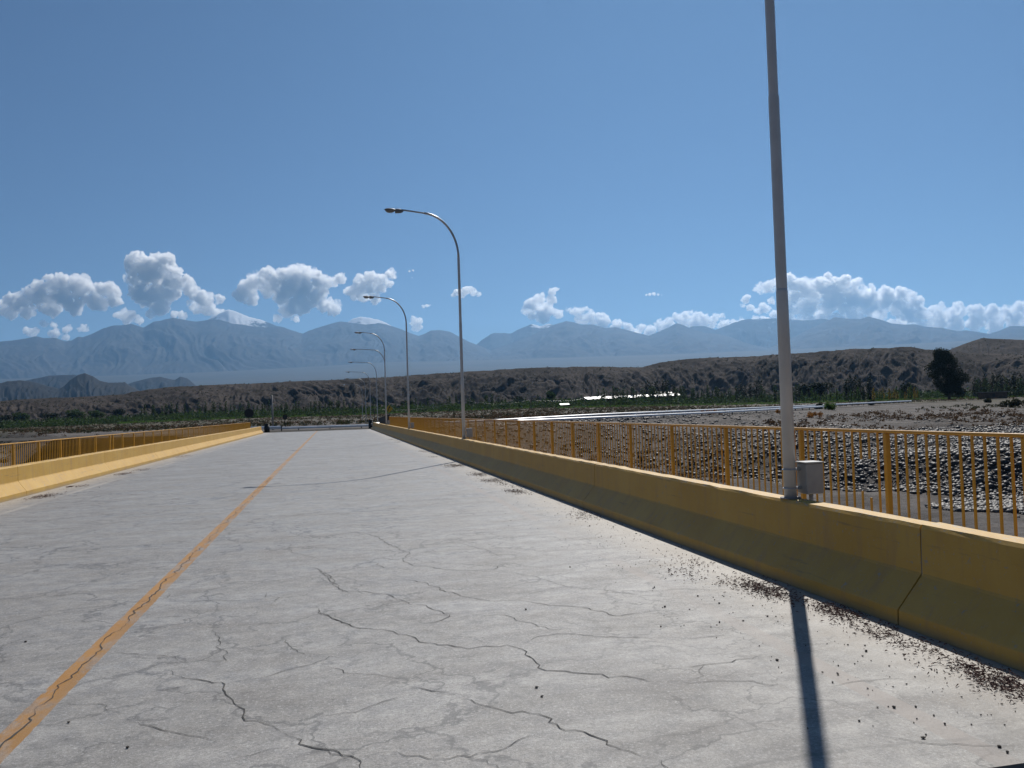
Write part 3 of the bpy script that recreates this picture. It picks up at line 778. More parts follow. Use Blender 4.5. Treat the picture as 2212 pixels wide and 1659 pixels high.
# ------------------------------------------------------------ street lamps
def lamp_meshes():
    D = {}
    zj1, zj2, zj3 = 2.06, 4.03, 6.33
    mb = MB()
    mb.tube([(0, 0, 0), (0, 0, zj1), (0, 0, zj1+0.03)], [0.062, 0.057, 0.0535], 24)
    mb.tube([(0, 0, zj1+0.03), (0, 0, zj2), (0, 0, zj2+0.03)], [0.0535, 0.0525, 0.0475], 24, cap=False)
    mb.tube([(0, 0, zj2+0.03), (0, 0, zj3), (0, 0, zj3+0.03)], [0.0475, 0.0465, 0.040], 24, cap=False)
    D['pole'] = mb.mesh('pole', M['pole_paint'])
    mb = MB(); mb.tube([(0, 0, 0), (0, 0, 0.012)], [0.10, 0.10], 20)
    D['base'] = mb.mesh('base_collar', M['concrete'])
    def arm(L):
        mb = MB()
        P = [(0, 0, zj3+0.02)]
        for k in range(1, 15):
            a = math.pi/2*k/14*0.955
            P.append((-1.26*(1-math.cos(a)), 0, zj3+0.04+1.53*math.sin(a)))
        rd = [0.040]+[0.039]*14
        mb.tube(P, rd, 16)
        e = P[-1]
        x1 = -(L-0.55)
        mb.tube([e, (e[0]-0.02, 0, e[2]+0.003), (x1, 0, e[2]+0.10)], [0.030, 0.027, 0.027], 14)
        return mb.mesh('arm', M['galv']), (x1, 0, e[2]+0.10)
    D['arm_s'] = arm(2.5); D['arm_l'] = arm(3.75)
    # head: gear box and reflector shell
    mb = MB()
    prof = [(0.06, 0.03, 0.03), (0.02, 0.05, 0.045), (-0.03, 0.075, 0.065), (-0.18, 0.085, 0.065), (-0.22, 0.075, 0.05)]
    mb.tube([(x, 0, -0.025-(0.02 if i > 0 else 0)) for i, (x, a, b) in enumerate(prof)], [p[1] for p in prof], 14, squash=0.62)
    D['gear'] = mb.mesh('gear_case', M['lamp_grey'])
    mb = MB()
    n = 16; st = [(-0.20, 0.075, 0.045), (-0.28, 0.115, 0.062), (-0.38, 0.13, 0.068), (-0.48, 0.12, 0.058), (-0.55, 0.085, 0.038), (-0.585, 0.03, 0.012)]
    vs_ = []; fs = []
    for x, hw, hh in st:
        for k in range(n+1):
            a = math.pi*k/n
            vs_.append((x, math.cos(a)*hw, -0.03+(x+0.2)*-0.05+math.sin(a)*hh))
    for i in range(len(st)-1):
        for k in range(n): fs.append((i*(n+1)+k, i*(n+1)+k+1, (i+1)*(n+1)+k+1, (i+1)*(n+1)+k))
    inner = [(x, y*0.93, z-0.004) for x, y, z in vs_]
    mb.add(vs_, fs, True); mb.add(inner, [f[::-1] for f in fs], True)
    m0 = len(st)*(n+1)
    for i in range(len(st)-1):
        for e in (0, n): mb.f.append((i*(n+1)+e, (i+1)*(n+1)+e, m0+(i+1)*(n+1)+e, m0+i*(n+1)+e)); mb.sm.append(False); mb.mi.append(0)
    mb.f.append(tuple(range(n+1))); mb.sm.append(False); mb.mi.append(0)
    D['shell'] = mb.mesh('reflector_shell', M['lamp_grey'])
    mb = MB()
    st = [(-0.235, 0.05, 0.02), (-0.27, 0.09, 0.06), (-0.36, 0.11, 0.085), (-0.46, 0.10, 0.08), (-0.52, 0.07, 0.05), (-0.545, 0.03, 0.015)]
    vs_ = []; fs = []
    for x, hw, hh in st:
        for k in range(n+1):
            a = math.pi*k/n
            vs_.append((x, math.cos(a)*hw, -0.032-math.sin(a)*hh))
    for i in range(len(st)-1):
        for k in range(n): fs.append((i*(n+1)+k, i*(n+1)+k+1, (i+1)*(n+1)+k+1, (i+1)*(n+1)+k))
    mb.add(vs_, fs, True)
    D['bowl'] = mb.mesh('lamp_bowl', M['bowl'])
    # junction box beside the pole
    mb = MB(); mb.box(0.10, 0.285, -0.14, 0.045, 0.045, 0.345, 0.008); mb.box(0.092, 0.293, -0.148, 0.053, 0.346, 0.36, 0.004)
    mb.tube([(0.20, -0.04, -0.10), (0.20, -0.04, 0.045)], 0.022, 10)
    D['box'] = mb.mesh('junction_box', M['box_grey'])
    for z in (0.10, 0.285):
        mb = MB()
        mb.tube([(0.066*math.cos(a), 0.066*math.sin(a), z) for a in np.linspace(0, 2*math.pi, 20)], 0.007, 6)
        mb.box(0.05, 0.102, -0.03, -0.012, z-0.013, z+0.013); mb.box(0.05, 0.102, 0.012, 0.03, z-0.013, z+0.013)
        D.setdefault('clamps', []).append(mb.mesh('clamp', M['galv']))
    return D
LD = lamp_meshes()
def street_lamp(x, y, z, long=False, box=True, label='', tilt=0.0):
    r = empty('street_lamp', (x, y, z)); tag(r, label, 'street lamp', 'curved lamp posts along the right side of the road')
    r.rotation_euler = (0, tilt, random.uniform(-0.02, 0.02))
    link('pole', LD['pole'], r)
    am, e = LD['arm_l' if long else 'arm_s']
    link('arm', am, r)
    h = link('lamp_head', LD['gear'], r, e)
    link('reflector', LD['shell'], h); link('bowl', LD['bowl'], h)
    if box:
        link('base_collar', LD['base'], r)
        b = link('junction_box', LD['box'], r)
        for cm in LD['clamps']: link('clamp', cm, b)
    return r
labs = ['nearest grey lamp post, cut off by the top edge, grey box at its foot',
        'second nearest curved lamp post, the tallest whose lamp head shows',
        'third lamp post along the parapet, shorter curve than the one nearer',
        'fourth lamp post, near the far end of the parapet beside the yellow diamond sign',
        'fifth lamp post past the bridge end, its pole hidden behind the fourth post',
        'sixth lamp post, with a long thin arm, beyond the bridge end',
        'seventh lamp post beyond the bridge, third from the farthest',
        'eighth lamp post, next to the farthest one',
        'farthest and smallest lamp post beside the road past the bridge']
for i, (d, x, long) in enumerate(((8.18, 4.42, 0), (28.6, 4.43, 0), (49.4, 4.45, 0), (70.6, 4.46, 0), (91, 5.75, 1), (111, 5.85, 1), (131, 5.85, 1), (151, 5.9, 1), (171, 6.0, 1))):
    y = (d-0.214*x)/0.977
    if i < 4: street_lamp(x, y, 0.743, False, True, labs[i])
    else:
        zb = (-0.1, -0.1, -0.3, -0.5, -0.8)[i-4]
        o_ = street_lamp(x, y, zb, True, False, labs[i])
        o_.scale = (1, 1, ((8.96, 8.84, 8.57, 8.4, 8.05)[i-4]-zb)/8.05)

# ------------------------------------------------------------ crossing road and guard rails
def strip(pts_a, pts_b, z, name, mt):
    mb = MB(); n = len(pts_a)
    vs_ = [plan(a, b, z) for a, b in pts_a]+[plan(a, b, z) for a, b in pts_b]
    mb.add(vs_, [(i, i+1, n+i+1, n+i) for i in range(n-1)])
    return tag(mb.build(name, mt), kind='structure')
OUT = [(-75, 118), (-50, 112), (-32.6, 109.5), (-20, 109), (0, 113), (22, 128), (44, 147), (66, 170), (87, 196), (125, 240), (190, 300)]
INN = [(-75, 99), (-50, 97.5), (-34, 97.5), (-20, 97.5), (-1, 94.5), (14, 106), (30, 120), (47, 141), (64, 164), (100, 207), (160, 262)]
strip(INN, OUT, -0.115, 'crossing_road', M['far_asphalt'])
# paved mouth of the bridge
mb = MB()
mb.add([(-7.2, BY1, -0.02), (4.2, BY1, -0.02), (4.6, BY1+8, -0.10), (7.5, BY1+16, -0.10), (-12, BY1+16, -0.10), (-9, BY1+8, -0.10)], [(0, 1, 2, 3, 4, 5)])
tag(mb.build('bridge_approach_paving', M['far_asphalt']), kind='structure')
mb = MB()
mb.box(-16, -7.25, BY1-3, BY1+4, -0.5, -0.03); mb.box(4.25, 12, BY1-1, BY1+4, -0.5, -0.03)
tag(mb.build('gravel_shoulder', M['asphalt']), kind='structure')

def guard_rail(P, zt, label, zpost=-0.14, name='guard_rail'):
    P = [Vector(plan(a, b, 0)) for a, b in P]
    # resample
    out = [P[0]]
    for a, b in zip(P[:-1], P[1:]):
        n = max(1, int((b-a).length/4)); out += [a+(b-a)*(k/n) for k in range(1, n+1)]
    P = out; n = len(P)
    Z = [zt(i/(n-1)) if callable(zt) else zt for i in range(n)]
    root = empty(name, (P[0].x, P[0].y, zpost)); tag(root, label, 'guard rail')
    o = Vector((P[0].x, P[0].y, zpost))
    prof = [(0.12*math.sin(math.pi*((k % 11)/11)**1.7), -0.31*k/22) for k in range(23)]+[(-0.012, -0.31), (-0.012, 0.0)]
    mb = MB(); vs_ = []; m_ = len(prof)
    for i, p in enumerate(P):
        t = (P[min(i+1, n-1)]-P[max(i-1, 0)]).normalized(); s = Vector((t.y, -t.x, 0))
        for x, z in prof:
            q = p+s*x-o; vs_.append((q.x, q.y, Z[i]+z-zpost))
    fs = [(i*m_+k, i*m_+(k+1) % m_, (i+1)*m_+(k+1) % m_, (i+1)*m_+k) for i in range(n-1) for k in range(m_)]
    mb.add(vs_, fs, True)
    mb.build('beam', M['steel_rail'], root)
    mb = MB(); mb.box(-0.06, 0.06, -0.06, 0.06, 0, 0.62)
    pm = mb.mesh('post', M['dark_post'])
    for i in range(0, n, 1):
        t = (P[min(i+1, n-1)]-P[max(i-1, 0)]).normalized(); s = Vector((t.y, -t.x, 0))
        q = P[i]-s*0.09-o
        c = link('post', pm, root, (q.x, q.y, Z[i]-zpost-0.64))
    return root
guard_rail([(-32.6, 108.5), (-20, 108), (0, 111.5), (22, 126.5), (44, 145.5), (66, 168.5), (87, 194.5), (105, 216)], lambda t: 0.36+0.36*float(sstep(0.1, 0.3, t)), 'long shiny guard rail on the far side of the crossing road')
guard_rail([(0.5, 95.5), (14, 105), (30, 119), (47, 140), (62, 161)], 0.5, 'shiny guard rail with dark posts on the near side of the crossing road')
guard_rail([(-33.8, 100), (-30, 99.2), (-27.8, 98.2)], 0.62, 'short bright stub of guard rail left of the dark drum at the pale parapet end')
guard_rail([(-16.6, 96), (-17.4, 103), (-13.0, 104.5), (-9, 103.5)], 0.62, 'low curved guard rail end past the right parapet')

def drum(x, y, z, label, h=0.95, r=0.27):
    t = empty('drum', (x, y, z)); tag(t, label, 'drum', 'dark drums at the bridge corners')
    mb = MB(); mb.tube([(0, 0, 0), (0, 0, h*0.33), (0, 0, h*0.35), (0, 0, h*0.65), (0, 0, h*0.67), (0, 0, h)], [r*1.04, r, r*1.06, r*1.06, r*0.98, r*0.94], 20)
    mb.build('body', M['drum'], t)
    mb = MB(); mb.tube([(0, 0, h+0.002), (0, 0, h+0.05)], [r*1.0, r*0.9], 20); mb.build('lid', M['drum'], t)
p = at(576.5, 920, 94.0); drum(p[0], p[1], -0.03, 'dark drum standing at the far end of the pale left parapet', 0.95, 0.30)
p = at(801.0, 912, 96.5); drum(p[0], p[1], -0.03, 'dark drum standing at the far end of the shaded right parapet', 0.98, 0.27)

# signs
def round_sign(u, v, d, dia, zb, label):
    p = at(u, v, d)
    t = empty('road_sign', (p[0], p[1], zb)); tag(t, label, 'road sign')
    mb = MB(); mb.tube([(0, 0.03, 0), (0, 0.03, p[2]-zb+dia*0.4)], 0.05, 8); mb.build('post', M['sign_back'], t)
    mb = MB(); mb.tube([(0, 0, p[2]-zb), (0, -0.02, p[2]-zb)], dia/2, 8)
    o = mb.build('plate', M['sign_back'], t)
round_sign(538, 892.5, 100, 1.15, -3.0, 'dark octagonal sign seen from behind just past the left railing')
round_sign(615.5, 901, 135, 0.85, -0.4, 'smaller dark sign seen from behind beyond the left end of the guard rail')
p = at(840.5, 883, 99)
t = empty('warning_sign', (p[0], p[1], -0.1), -0.1); tag(t, 'yellow diamond warning sign with a black bent arrow behind the fourth lamp post', 'road sign')
zc = p[2]+0.1
mb = MB(); mb.box(-0.04, 0.04, 0.012, 0.06, 0, zc+0.2); mb.build('post', M['dark_post'], t)
hd = 0.47
mb = MB(); mb.add([(x, y, z+zc) for y in (0, 0.01) for x, z in ((-hd, 0), (0, -hd), (hd, 0), (0, hd))], [(0, 1, 2, 3), (7, 6, 5, 4), (0, 4, 5, 1), (1, 5, 6, 2), (2, 6, 7, 3), (3, 7, 4, 0)])
pl = mb.build('plate', M['sign_yellow'], t)
mb = MB()
def quadstrip(P, w):
    L_ = []; R_ = []
    for i, (x, z) in enumerate(P):
        a = P[max(i-1, 0)]; b = P[min(i+1, len(P)-1)]; tx, tz = b[0]-a[0], b[1]-a[1]; l = math.hypot(tx, tz)
        L_.append((x-tz/l*w, -0.004, zc+z+tx/l*w)); R_.append((x+tz/l*w, -0.004, zc+z-tx/l*w))
    n = len(P); mb.add(L_+R_, [(i, i+1, n+i+1, n+i) for i in range(n-1)])
quadstrip([(-0.14, -0.30), (-0.13, -0.16), (-0.07, -0.04), (0.0, 0.06), (0.03, 0.14)], 0.045)
mb.add([(-0.08, -0.004, zc+0.16), (0.15, -0.004, zc+0.10), (0.07, -0.004, zc+0.33)], [(0, 1, 2)])
mb.build('arrow', M['sign_black'], pl)

# plain concrete post left
p = at(588.5, 880, 116)
t = empty('utility_post', (p[0], p[1], -0.3)); tag(t, 'tall plain grey post left of the road behind the guard rail', 'post')
mb = MB(); mb.tube([(0, 0, 0), (-0.02, 0, 5.05)], [0.15, 0.10], 12); mb.build('shaft', M['concrete'], t)
mb = MB(); mb.tube([(-0.02, 0, 5.052), (-0.02, 0, 5.12)], [0.11, 0.07], 12); mb.build('cap', M['galv'], t)

# thin poles carrying a wire
poles = []
for u, vt, d, lab in ((1002.5, 862, 210, 'dark thin pole right beside the second lamp post'), (1146.5, 862, 225, 'thin dark utility pole above the near guard rail'), (1317, 848, 240, 'thin dark utility pole farthest right along the wire'), (809, 882, 200, 'thin dark pole just right of the lamp posts beyond the bridge')):
    p = at(u, vt, d)
    t = empty('utility_pole', (p[0], p[1], -0.3)); tag(t, lab, 'utility pole')
    h = p[2]+0.3
    mb = MB(); mb.tube([(0, 0, -0.5), (0, 0, h)], [0.11, 0.075], 8); mb.build('shaft', M['wood'], t)
    mb = MB(); mb.box(-0.6, 0.6, -0.05, 0.05, h-0.35, h-0.27)
    mb.build('crossarm', M['wood'], t)
    mb = MB(); mb.tube([(0.5, 0, h-0.26), (0.5, 0, h-0.1)], [0.05, 0.04], 8); mb.build('insulator', M['galv'], t)
    poles.append(Vector((p[0], p[1], h-0.3)))
mb = MB()
for a, b in ((poles[3], poles[0]), (poles[0], poles[1]), (poles[1], poles[2])):
    mb.tube([a.lerp(b, k/12)+Vector((0, 0, -1.1*(1-(k/6-1)**2)-0.2)) for k in range(13)], 0.008, 4)
tag(mb.build('overhead_wire', M['galv']), 'thin pale wire sagging between the utility poles', 'wire')

# ------------------------------------------------------------ buildings far off
def gz(x, y): return float(ground_z(np.array([x]), np.array([y]))[0])
def shed(u0, v0, u1, v1, d0, d1, name, label, eave, depth, mt_roof):
    a = at(u0, v0, d0); b = at(u1, v1, d1)
    a = Vector(a); b = Vector(b); t_ = Vector((b.x-a.x, b.y-a.y, 0)); L = t_.length; t_.normalize(); ang = math.atan2(t_.y, t_.x)
    zb = min(gz(a.x, a.y), gz(b.x, b.y))-0.5
    root = empty(name, (a.x, a.y, zb), ang); tag(root, label, 'farm building')
    zl, zr = a.z-zb, b.z-zb
    mb = MB()
    rise = math.tan(R(23))
    n = max(1, int(L/5.2))
    for k in range(n):
        x0 = L*k/n; x1 = L*(k+1)/n-0.9
        za = zl+(zr-zl)*k/n; zb2 = zl+(zr-zl)*(k+1)/n
        h = depth
        mb.add([(x0, 0, za), (x1, 0, zb2), (x1, h, zb2+h*rise), (x0, h, za+h*rise), (x0, 0, za-0.12), (x1, 0, zb2-0.12), (x1, h, zb2+h*rise-0.12), (x0, h, za+h*rise-0.12)],
               [(0, 1, 2, 3), (7, 6, 5, 4), (0, 4, 5, 1), (1, 5, 6, 2), (2, 6, 7, 3), (3, 7, 4, 0)])
    mb.build('roof', mt_roof, root)
    mb = MB()
    for k in range(n+1):
        x = min(L-0.1, L*k/n); z = zl+(zr-zl)*k/n
        mb.box(x-0.1, x+0.1, 0.3, 0.5, 0, z-0.02)
    mb.box(0, L, depth-0.3, depth-0.1, 0, min(zl, zr)+depth*rise-0.3)
    mb.build('frame', M['wall_mud'], root)
    return root
shed(1269, 862.5, 1474, 853.5, 470, 520, 'long_shed', 'long low shed with a dazzling white roof behind the poplar trunks', 3, 3.0, M['roof_white'])
shed(1411, 849.5, 1462, 848.8, 560, 565, 'shed', 'short white-roofed shed just above the right end of the long shed', 3, 2.2, M['roof_white'])
shed(1211, 874.8, 1234, 873.4, 430, 432, 'small_shed', 'tiny white roof low in the green field left of the long shed', 2, 1.6, M['roof_white'])
p = at(2150, 857, 300); zb = gz(p[0], p[1])
t = empty('hut', (p[0], p[1], zb), -YAW); tag(t, 'low brown hut with a flat pale roof right of the big dark tree', 'hut')
mb = MB(); mb.box(-4, 4.4, 0, 4, -0.3, 2.4); mb.build('wall', M['wall_mud'], t)
mb = MB(); mb.box(-4.6, 5.0, -0.6, 4.5, 2.403, 2.6); mb.build('roof', M['concrete'], t)
mb = MB(); mb.box(-1, 0, -0.03, 0.0-0.004, -0.1, 1.9); mb.build('door', M['dark_post'], t)

# ------------------------------------------------------------ foliage
def leaf_cloud(centers, radii, nleaf, size, squash=1.0):
    """many small quads spread through ellipsoidal clumps"""
    out = []
    tot = sum(r**2 for r in radii)
    for c, r in zip(centers, radii):
        n = max(6, int(nleaf*r*r/tot))
        d = rng.normal(size=(n, 3)); d /= np.linalg.norm(d, axis=1)[:, None]
        p = np.array(c)+d*(r*rng.uniform(0.45, 1.08, n)[:, None])*np.array([1, 1, squash])
        a = rng.normal(size=(n, 3)); a /= np.linalg.norm(a, axis=1)[:, None]
        b = np.cross(a, rng.normal(size=(n, 3))); b /= np.linalg.norm(b, axis=1)[:, None]
        s = size*rng.uniform(0.5, 1.3, n)[:, None]
        out.append(np.stack([p-a*s, p-b*s*0.6, p+a*s, p+b*s*0.6], 1))
    V = np.concatenate(out).reshape(-1, 3)
    Fq = np.arange(len(V)).reshape(-1, 4)
    return V, Fq
def poplar_mesh(h, w, mt, n=420):
    cs = []; rs = []
    z = h*0.12
    while z < h*0.97:
        k = z/h; r = w*(0.55+0.6*math.sin(math.pi*min(1, k*0.9+0.1)))*(1-0.55*k)*random.uniform(0.7, 1.15)
        cs.append((random.gauss(0, w*0.15), random.gauss(0, w*0.15), z)); rs.append(r); z += r*0.9
    V, Fq = leaf_cloud(cs, rs, n, 0.24, 1.5)
    return np_mesh('crown', V, Fq, mt, smooth=False)
def bushy_mesh(h, w, mt, n=900, size=0.3, lobes=14):
    cs = [(random.gauss(0, w*0.32), random.gauss(0, w*0.32), h*random.uniform(0.35, 0.85)) for _ in range(lobes)]
    rs = [w*random.uniform(0.22, 0.42) for _ in range(lobes)]
    V, Fq = leaf_cloud(cs, rs, n, size, 1.0)
    return np_mesh('crown', V, Fq, mt, smooth=False)
def trunk_mesh(h, r):
    mb = MB(); P = [(0, 0, -0.4), (0.03*h*random.uniform(-1, 1)*0.3, 0, h*0.4), (0, 0.01*h, h)]
    mb.tube(P, [r, r*0.75, r*0.2], 7)
    for k in range(4):
        a = random.uniform(0, 6.28); z = h*random.uniform(0.4, 0.7)
        mb.tube([(0, 0, z), (math.cos(a)*h*0.16, math.sin(a)*h*0.16, z+h*0.22)], [r*0.4, r*0.1], 5)
    return mb.mesh('trunk', M['bark'])
P_tr = [trunk_mesh(8, 0.13) for _ in range(2)]
P_pop = [poplar_mesh(9, 0.75, M['leaf_poplar']) for _ in range(3)]+[poplar_mesh(8, 0.6, M['leaf_green'], 320) for _ in range(2)]
P_yel = poplar_mesh(7.5, 0.7, M['leaf_yellow'], 260)
P_dark = [poplar_mesh(9, 1.0, M['leaf_dark'], 520) for _ in range(2)]
def place_tree(name, u, d, h, crown, trunk, label, cat, group, h0=9.0, wide=1.0):
    p = ray(u, 0)[:2]; hl = math.hypot(*p)
    xc = (u-CX)/F*d
    x, y, _ = plan(xc, d)
    z = gz(x, y)
    r = empty(name, (x, y, z), random.uniform(0, 6.28)); s = h/h0; r.scale = (s*wide, s*wide, s)
    tag(r, label, cat, group)
    link('trunk', trunk, r); link('crown', crown, r)
    return r
# a row one can count at the right: individual poplars, copies sharing meshes
spots = []
for u0, u1, n, d0, d1, hh, kind in ((1180, 1290, 12, 500, 540, 6.0, 'g'), (1290, 1480, 30, 455, 500, 7.5, 'p'), (1395, 1470, 10, 520, 545, 10.5, 'd'), (1480, 1600, 16, 470, 520, 7.5, 'p'), (1588, 1650, 7, 520, 540, 10.5, 'd'),
                                   (1640, 1730, 10, 440, 480, 6.5, 'p'), (1820, 1885, 9, 400, 430, 9.0, 'd'), (1730, 1990, 30, 380, 420, 5.2, 'g'), (1885, 1985, 10, 395, 410, 5.0, 'y'), (2100, 2212, 22, 380, 420, 8.0, 'd'), (2110, 2230, 14, 360, 380, 6.0, 'p'),
                                   (560, 780, 26, 470, 520, 6.5, 'p'), (300, 560, 26, 520, 580, 7.5, 'p'), (780, 1180, 40, 480, 530, 6.5, 'p')):
    for k in range(n):
        spots.append((u0+(u1-u0)*(k+random.random()*0.9)/n, random.uniform(d0, d1), hh*random.uniform(0.72, 1.25), kind))
words = {'g': ('young bright green poplar in the farm rows', 'bright green young poplars in the farm rows'), 'p': ('slender green poplar standing in the windbreak rows', 'slender green poplars in the windbreak rows'),
         'd': ('tall dark poplar standing in a dense windbreak', 'tall dark poplars in dense windbreaks'), 'y': ('yellow autumn poplar among the green rows left of the big tree', 'yellow poplars left of the big tree')}
for u, d, h, kd in spots:
    cr = {'g': P_pop[3+random.randrange(2)], 'p': P_pop[random.randrange(3)], 'd': P_dark[random.randrange(2)], 'y': P_yel}[kd]
    place_tree('poplar_tree', u, d, h*1.25, cr, random.choice(P_tr), words[kd][0], 'tree', words[kd][1], wide=random.uniform(1.3, 1.8))
# bushy trees one can pick out
P_bush = [bushy_mesh(9, 4.2, M['leaf_dark'], 1500, 0.42, 18) for _ in range(2)]+[bushy_mesh(9, 4.0, M['leaf_poplar'], 1500, 0.42, 16)]
for u, d, h, k, w_, lab in ((1186, 520, 11, 2, 0.75, 'round green tree standing alone left of the white-roofed sheds'), (1120, 560, 9, 0, 1.2, 'broad dark tree in front of the pale badland spurs'), (1770, 430, 10.5, 0, 1.5, 'wide dark tree just right of the nearest lamp post'), (1735, 450, 10, 1, 1.3, 'dark rounded tree right behind the nearest lamp post'), (1965, 420, 9.0, 1, 1.2, 'low dark rounded tree left of the big tree'), (880, 520, 8, 0, 1.3, 'dark rounded tree right of the third lamp post'),
                            (40, 640, 11, 2, 1.5, 'green bushy tree at the far left edge of the valley'), (110, 620, 9, 0, 1.7, 'dark spreading tree left of the green clump'), (160, 620, 11, 2, 1.6, 'pale green bushy tree in the left clump'), (205, 610, 9.5, 2, 1.5, 'green bushy tree at the right of the left clump'), (255, 640, 10, 0, 1.0, 'dark narrow tree right of the left clump'), (10, 600, 9, 0, 1.6, 'dark bush-like tree cut by the left edge')):
    place_tree('bushy_tree', u, d, h, P_bush[k], P_tr[0], lab, 'tree', None, wide=w_)
# the big dark tree at the right
bt = empty('big_tree'); xc = (2048-CX)/F*305; x, y, _ = plan(xc, 305); bt.location = (x, y, gz(x, y))
tag(bt, 'large dark round-crowned tree standing above the valley at the right', 'tree')
mb = MB(); mb.tube([(0, 0, -0.5), (0.2, 0, 2.5), (0.1, 0.2, 6), (-0.3, 0, 11)], [0.6, 0.5, 0.35, 0.12], 10)
for k in range(14):
    a = random.uniform(0, 6.28); z = random.uniform(3, 9); l = random.uniform(3, 5.5)
    mb.tube([(0.1, 0, z), (math.cos(a)*l*0.5, math.sin(a)*l*0.5, z+l*0.4), (math.cos(a)*l, math.sin(a)*l, z+l*0.6)], [0.22, 0.13, 0.04], 6)
mb.build('trunk', M['bark'], bt)
cs = []; rs = []
LZ = [2.2, 3.5, 5, 7.5, 10, 12.5, 15.5, 18]; LC = [2.2, 2.2, 2.0, 0.8, -0.8, -1.2, -1.6, -1.6]; LW = [4.0, 5.8, 7.2, 8.0, 8.0, 7.2, 5.4, 3.0]
for k in range(120):
    a = random.uniform(0, 6.28); z = random.uniform(2.2, 18); r_ = random.uniform(0.9, 1.9)
    q_ = max(0.2, float(np.interp(z, LZ, LW))-r_*0.9)*math.sqrt(random.random())
    cs.append((math.cos(a)*q_+float(np.interp(z, LZ, LC)), math.sin(a)*q_*0.8, z)); rs.append(r_)
bt.rotation_euler = (0, 0, -YAW)
V_, F_ = leaf_cloud(cs, rs, 26000, 0.27, 1.0)
link('crown', np_mesh('crown', V_, F_, M['leaf_dark'], False), bt)

# ground-hugging masses
def scatter(name, n, sampler, nl, size, mt, label, cat, flat=0.7):
    Vs = []; 
    P, S = sampler(n)
    k = len(P)
    d = rng.normal(size=(k, nl, 3)); d /= np.linalg.norm(d, axis=2)[..., None]
    d[..., 2] = np.abs(d[..., 2])
    c = P[:, None, :]+d*S[:, None, None]*rng.uniform(0.35, 1.0, (k, nl, 1))*np.array([1, 1, flat])
    a = rng.normal(size=(k, nl, 3)); a /= np.linalg.norm(a, axis=2)[..., None]
    b = np.cross(a, rng.normal(size=(k, nl, 3))); b /= np.linalg.norm(b, axis=2)[..., None]
    s = (size*S)[:, None, None]*rng.uniform(0.6, 1.3, (k, nl, 1))
    V = np.stack([c-a*s, c-b*s*0.6, c+a*s, c+b*s*0.6], 2).reshape(-1, 3)
    o = link(name, np_mesh(name, V, np.arange(len(V)).reshape(-1, 4), mt, False))
    tag(o, label, cat, kind='stuff')
    return o
def band(u0, u1, d0, d1, s0, s1, clump=0.05, thr=0.5, grow=0.0):
    def f(n):
        u = rng.uniform(u0, u1, n*3); d = d0*(d1/d0)**rng.random(n*3)
        xc = (u-CX)/F*d
        x = xc*math.cos(YAW)+d*math.sin(YAW); y = -xc*math.sin(YAW)+d*math.cos(YAW)
        m_ = fbm(x*clump, y*clump, 3) > thr+rng.normal(0, 0.05, n*3)
        s = d-np.interp(xc, IX, ID); wdt = 14+np.clip(xc, 0, 200)*0.45
        onroad = (s > -9) & (s < 26) & (xc > -60)
        inb = (x > -10.5) & (x < 7.5) & (y < 110)
        m_ &= ~onroad & ~inb
        x, y = x[m_][:n], y[m_][:n]
        S = rng.uniform(s0, s1, len(x))*(1+grow*rng.random(len(x))**4)
        return np.stack([x, y, ground_z(x, y)], -1), S
    return f
scatter('green_field_trees', 3600, band(-150, 2400, 430, 640, 1.6, 3.6, 0.02, 0.42), 30, 0.2, M['leaf_poplar'], 'dark green belt of low trees and crops below the badland hills', 'trees', 1.6)
scatter('dark_field_trees', 1000, band(-150, 2400, 470, 640, 2.0, 4.2, 0.015, 0.50), 40, 0.2, M['leaf_dark'], 'dark tree clumps along the foot of the badland hills', 'trees', 1.5)
scatter('crop_rows', 1500, band(1200, 2250, 350, 420, 0.5, 1.0, 0.03, 0.3), 16, 0.3, M['leaf_green'], 'bright green low crops in front of the poplar rows at the right', 'crops', 0.8)
scatter('field_shrubs', 1800, band(250, 1150, 420, 500, 0.5, 1.3, 0.03, 0.42), 18, 0.3, M['leaf_green'], 'green low growth in the field beyond the crossing road', 'shrubs', 0.9)
scatter('olive_scrub', 3200, band(-200, 2400, 150, 430, 0.4, 1.0, 0.03, 0.47), 14, 0.26, M['scrub_olive'], 'olive scrub dotted over the dry plain beyond the riverbed', 'scrub', 0.8)
scatter('brown_scrub', 4200, band(-200, 2400, 95, 420, 0.35, 0.95, 0.025, 0.50), 16, 0.24, M['scrub_brown'], 'brown dry scrub covering the riverbed banks', 'scrub', 0.8)
scatter('riverbed_scrub', 1100, band(900, 1560, 40, 100, 0.25, 0.6, 0.05, 0.42), 26, 0.2, M['scrub_brown'], 'dry brown bushes in the riverbed close behind the right railing', 'scrub', 0.8)
# bushes dotted over the badlands
def hill_pts(HXa, HYa, HZa, HTa):
    def f(n):
        w_ = (HTa > 0.15) & (HTa < 1.03)
        ii = np.argwhere(w_); sel = ii[rng.integers(0, len(ii), n)]
        crest = sel[rng.random(len(sel)) < 2]
        x = HXa[sel[:, 0], sel[:, 1]]; y = HYa[sel[:, 0], sel[:, 1]]; z = HZa[sel[:, 0], sel[:, 1]]
        return np.stack([x+rng.normal(0, .4, n), y+rng.normal(0, 1, n), z-0.2], -1), rng.uniform(0.7, 2.0, n)
    return f
scatter('hill_shrubs', 6500, hill_pts(HX, HY, HZ, HT), 12, 0.3, M['scrub_olive'], 'dark shrubs dotted over the eroded hills', 'shrubs', 0.8)
scatter('hill_shrubs', 1800, hill_pts(HX2, HY2, HZ2, HT2), 12, 0.3, M['scrub_olive'], 'shrubs dotted over the dark hill at the far right', 'shrubs', 0.8)
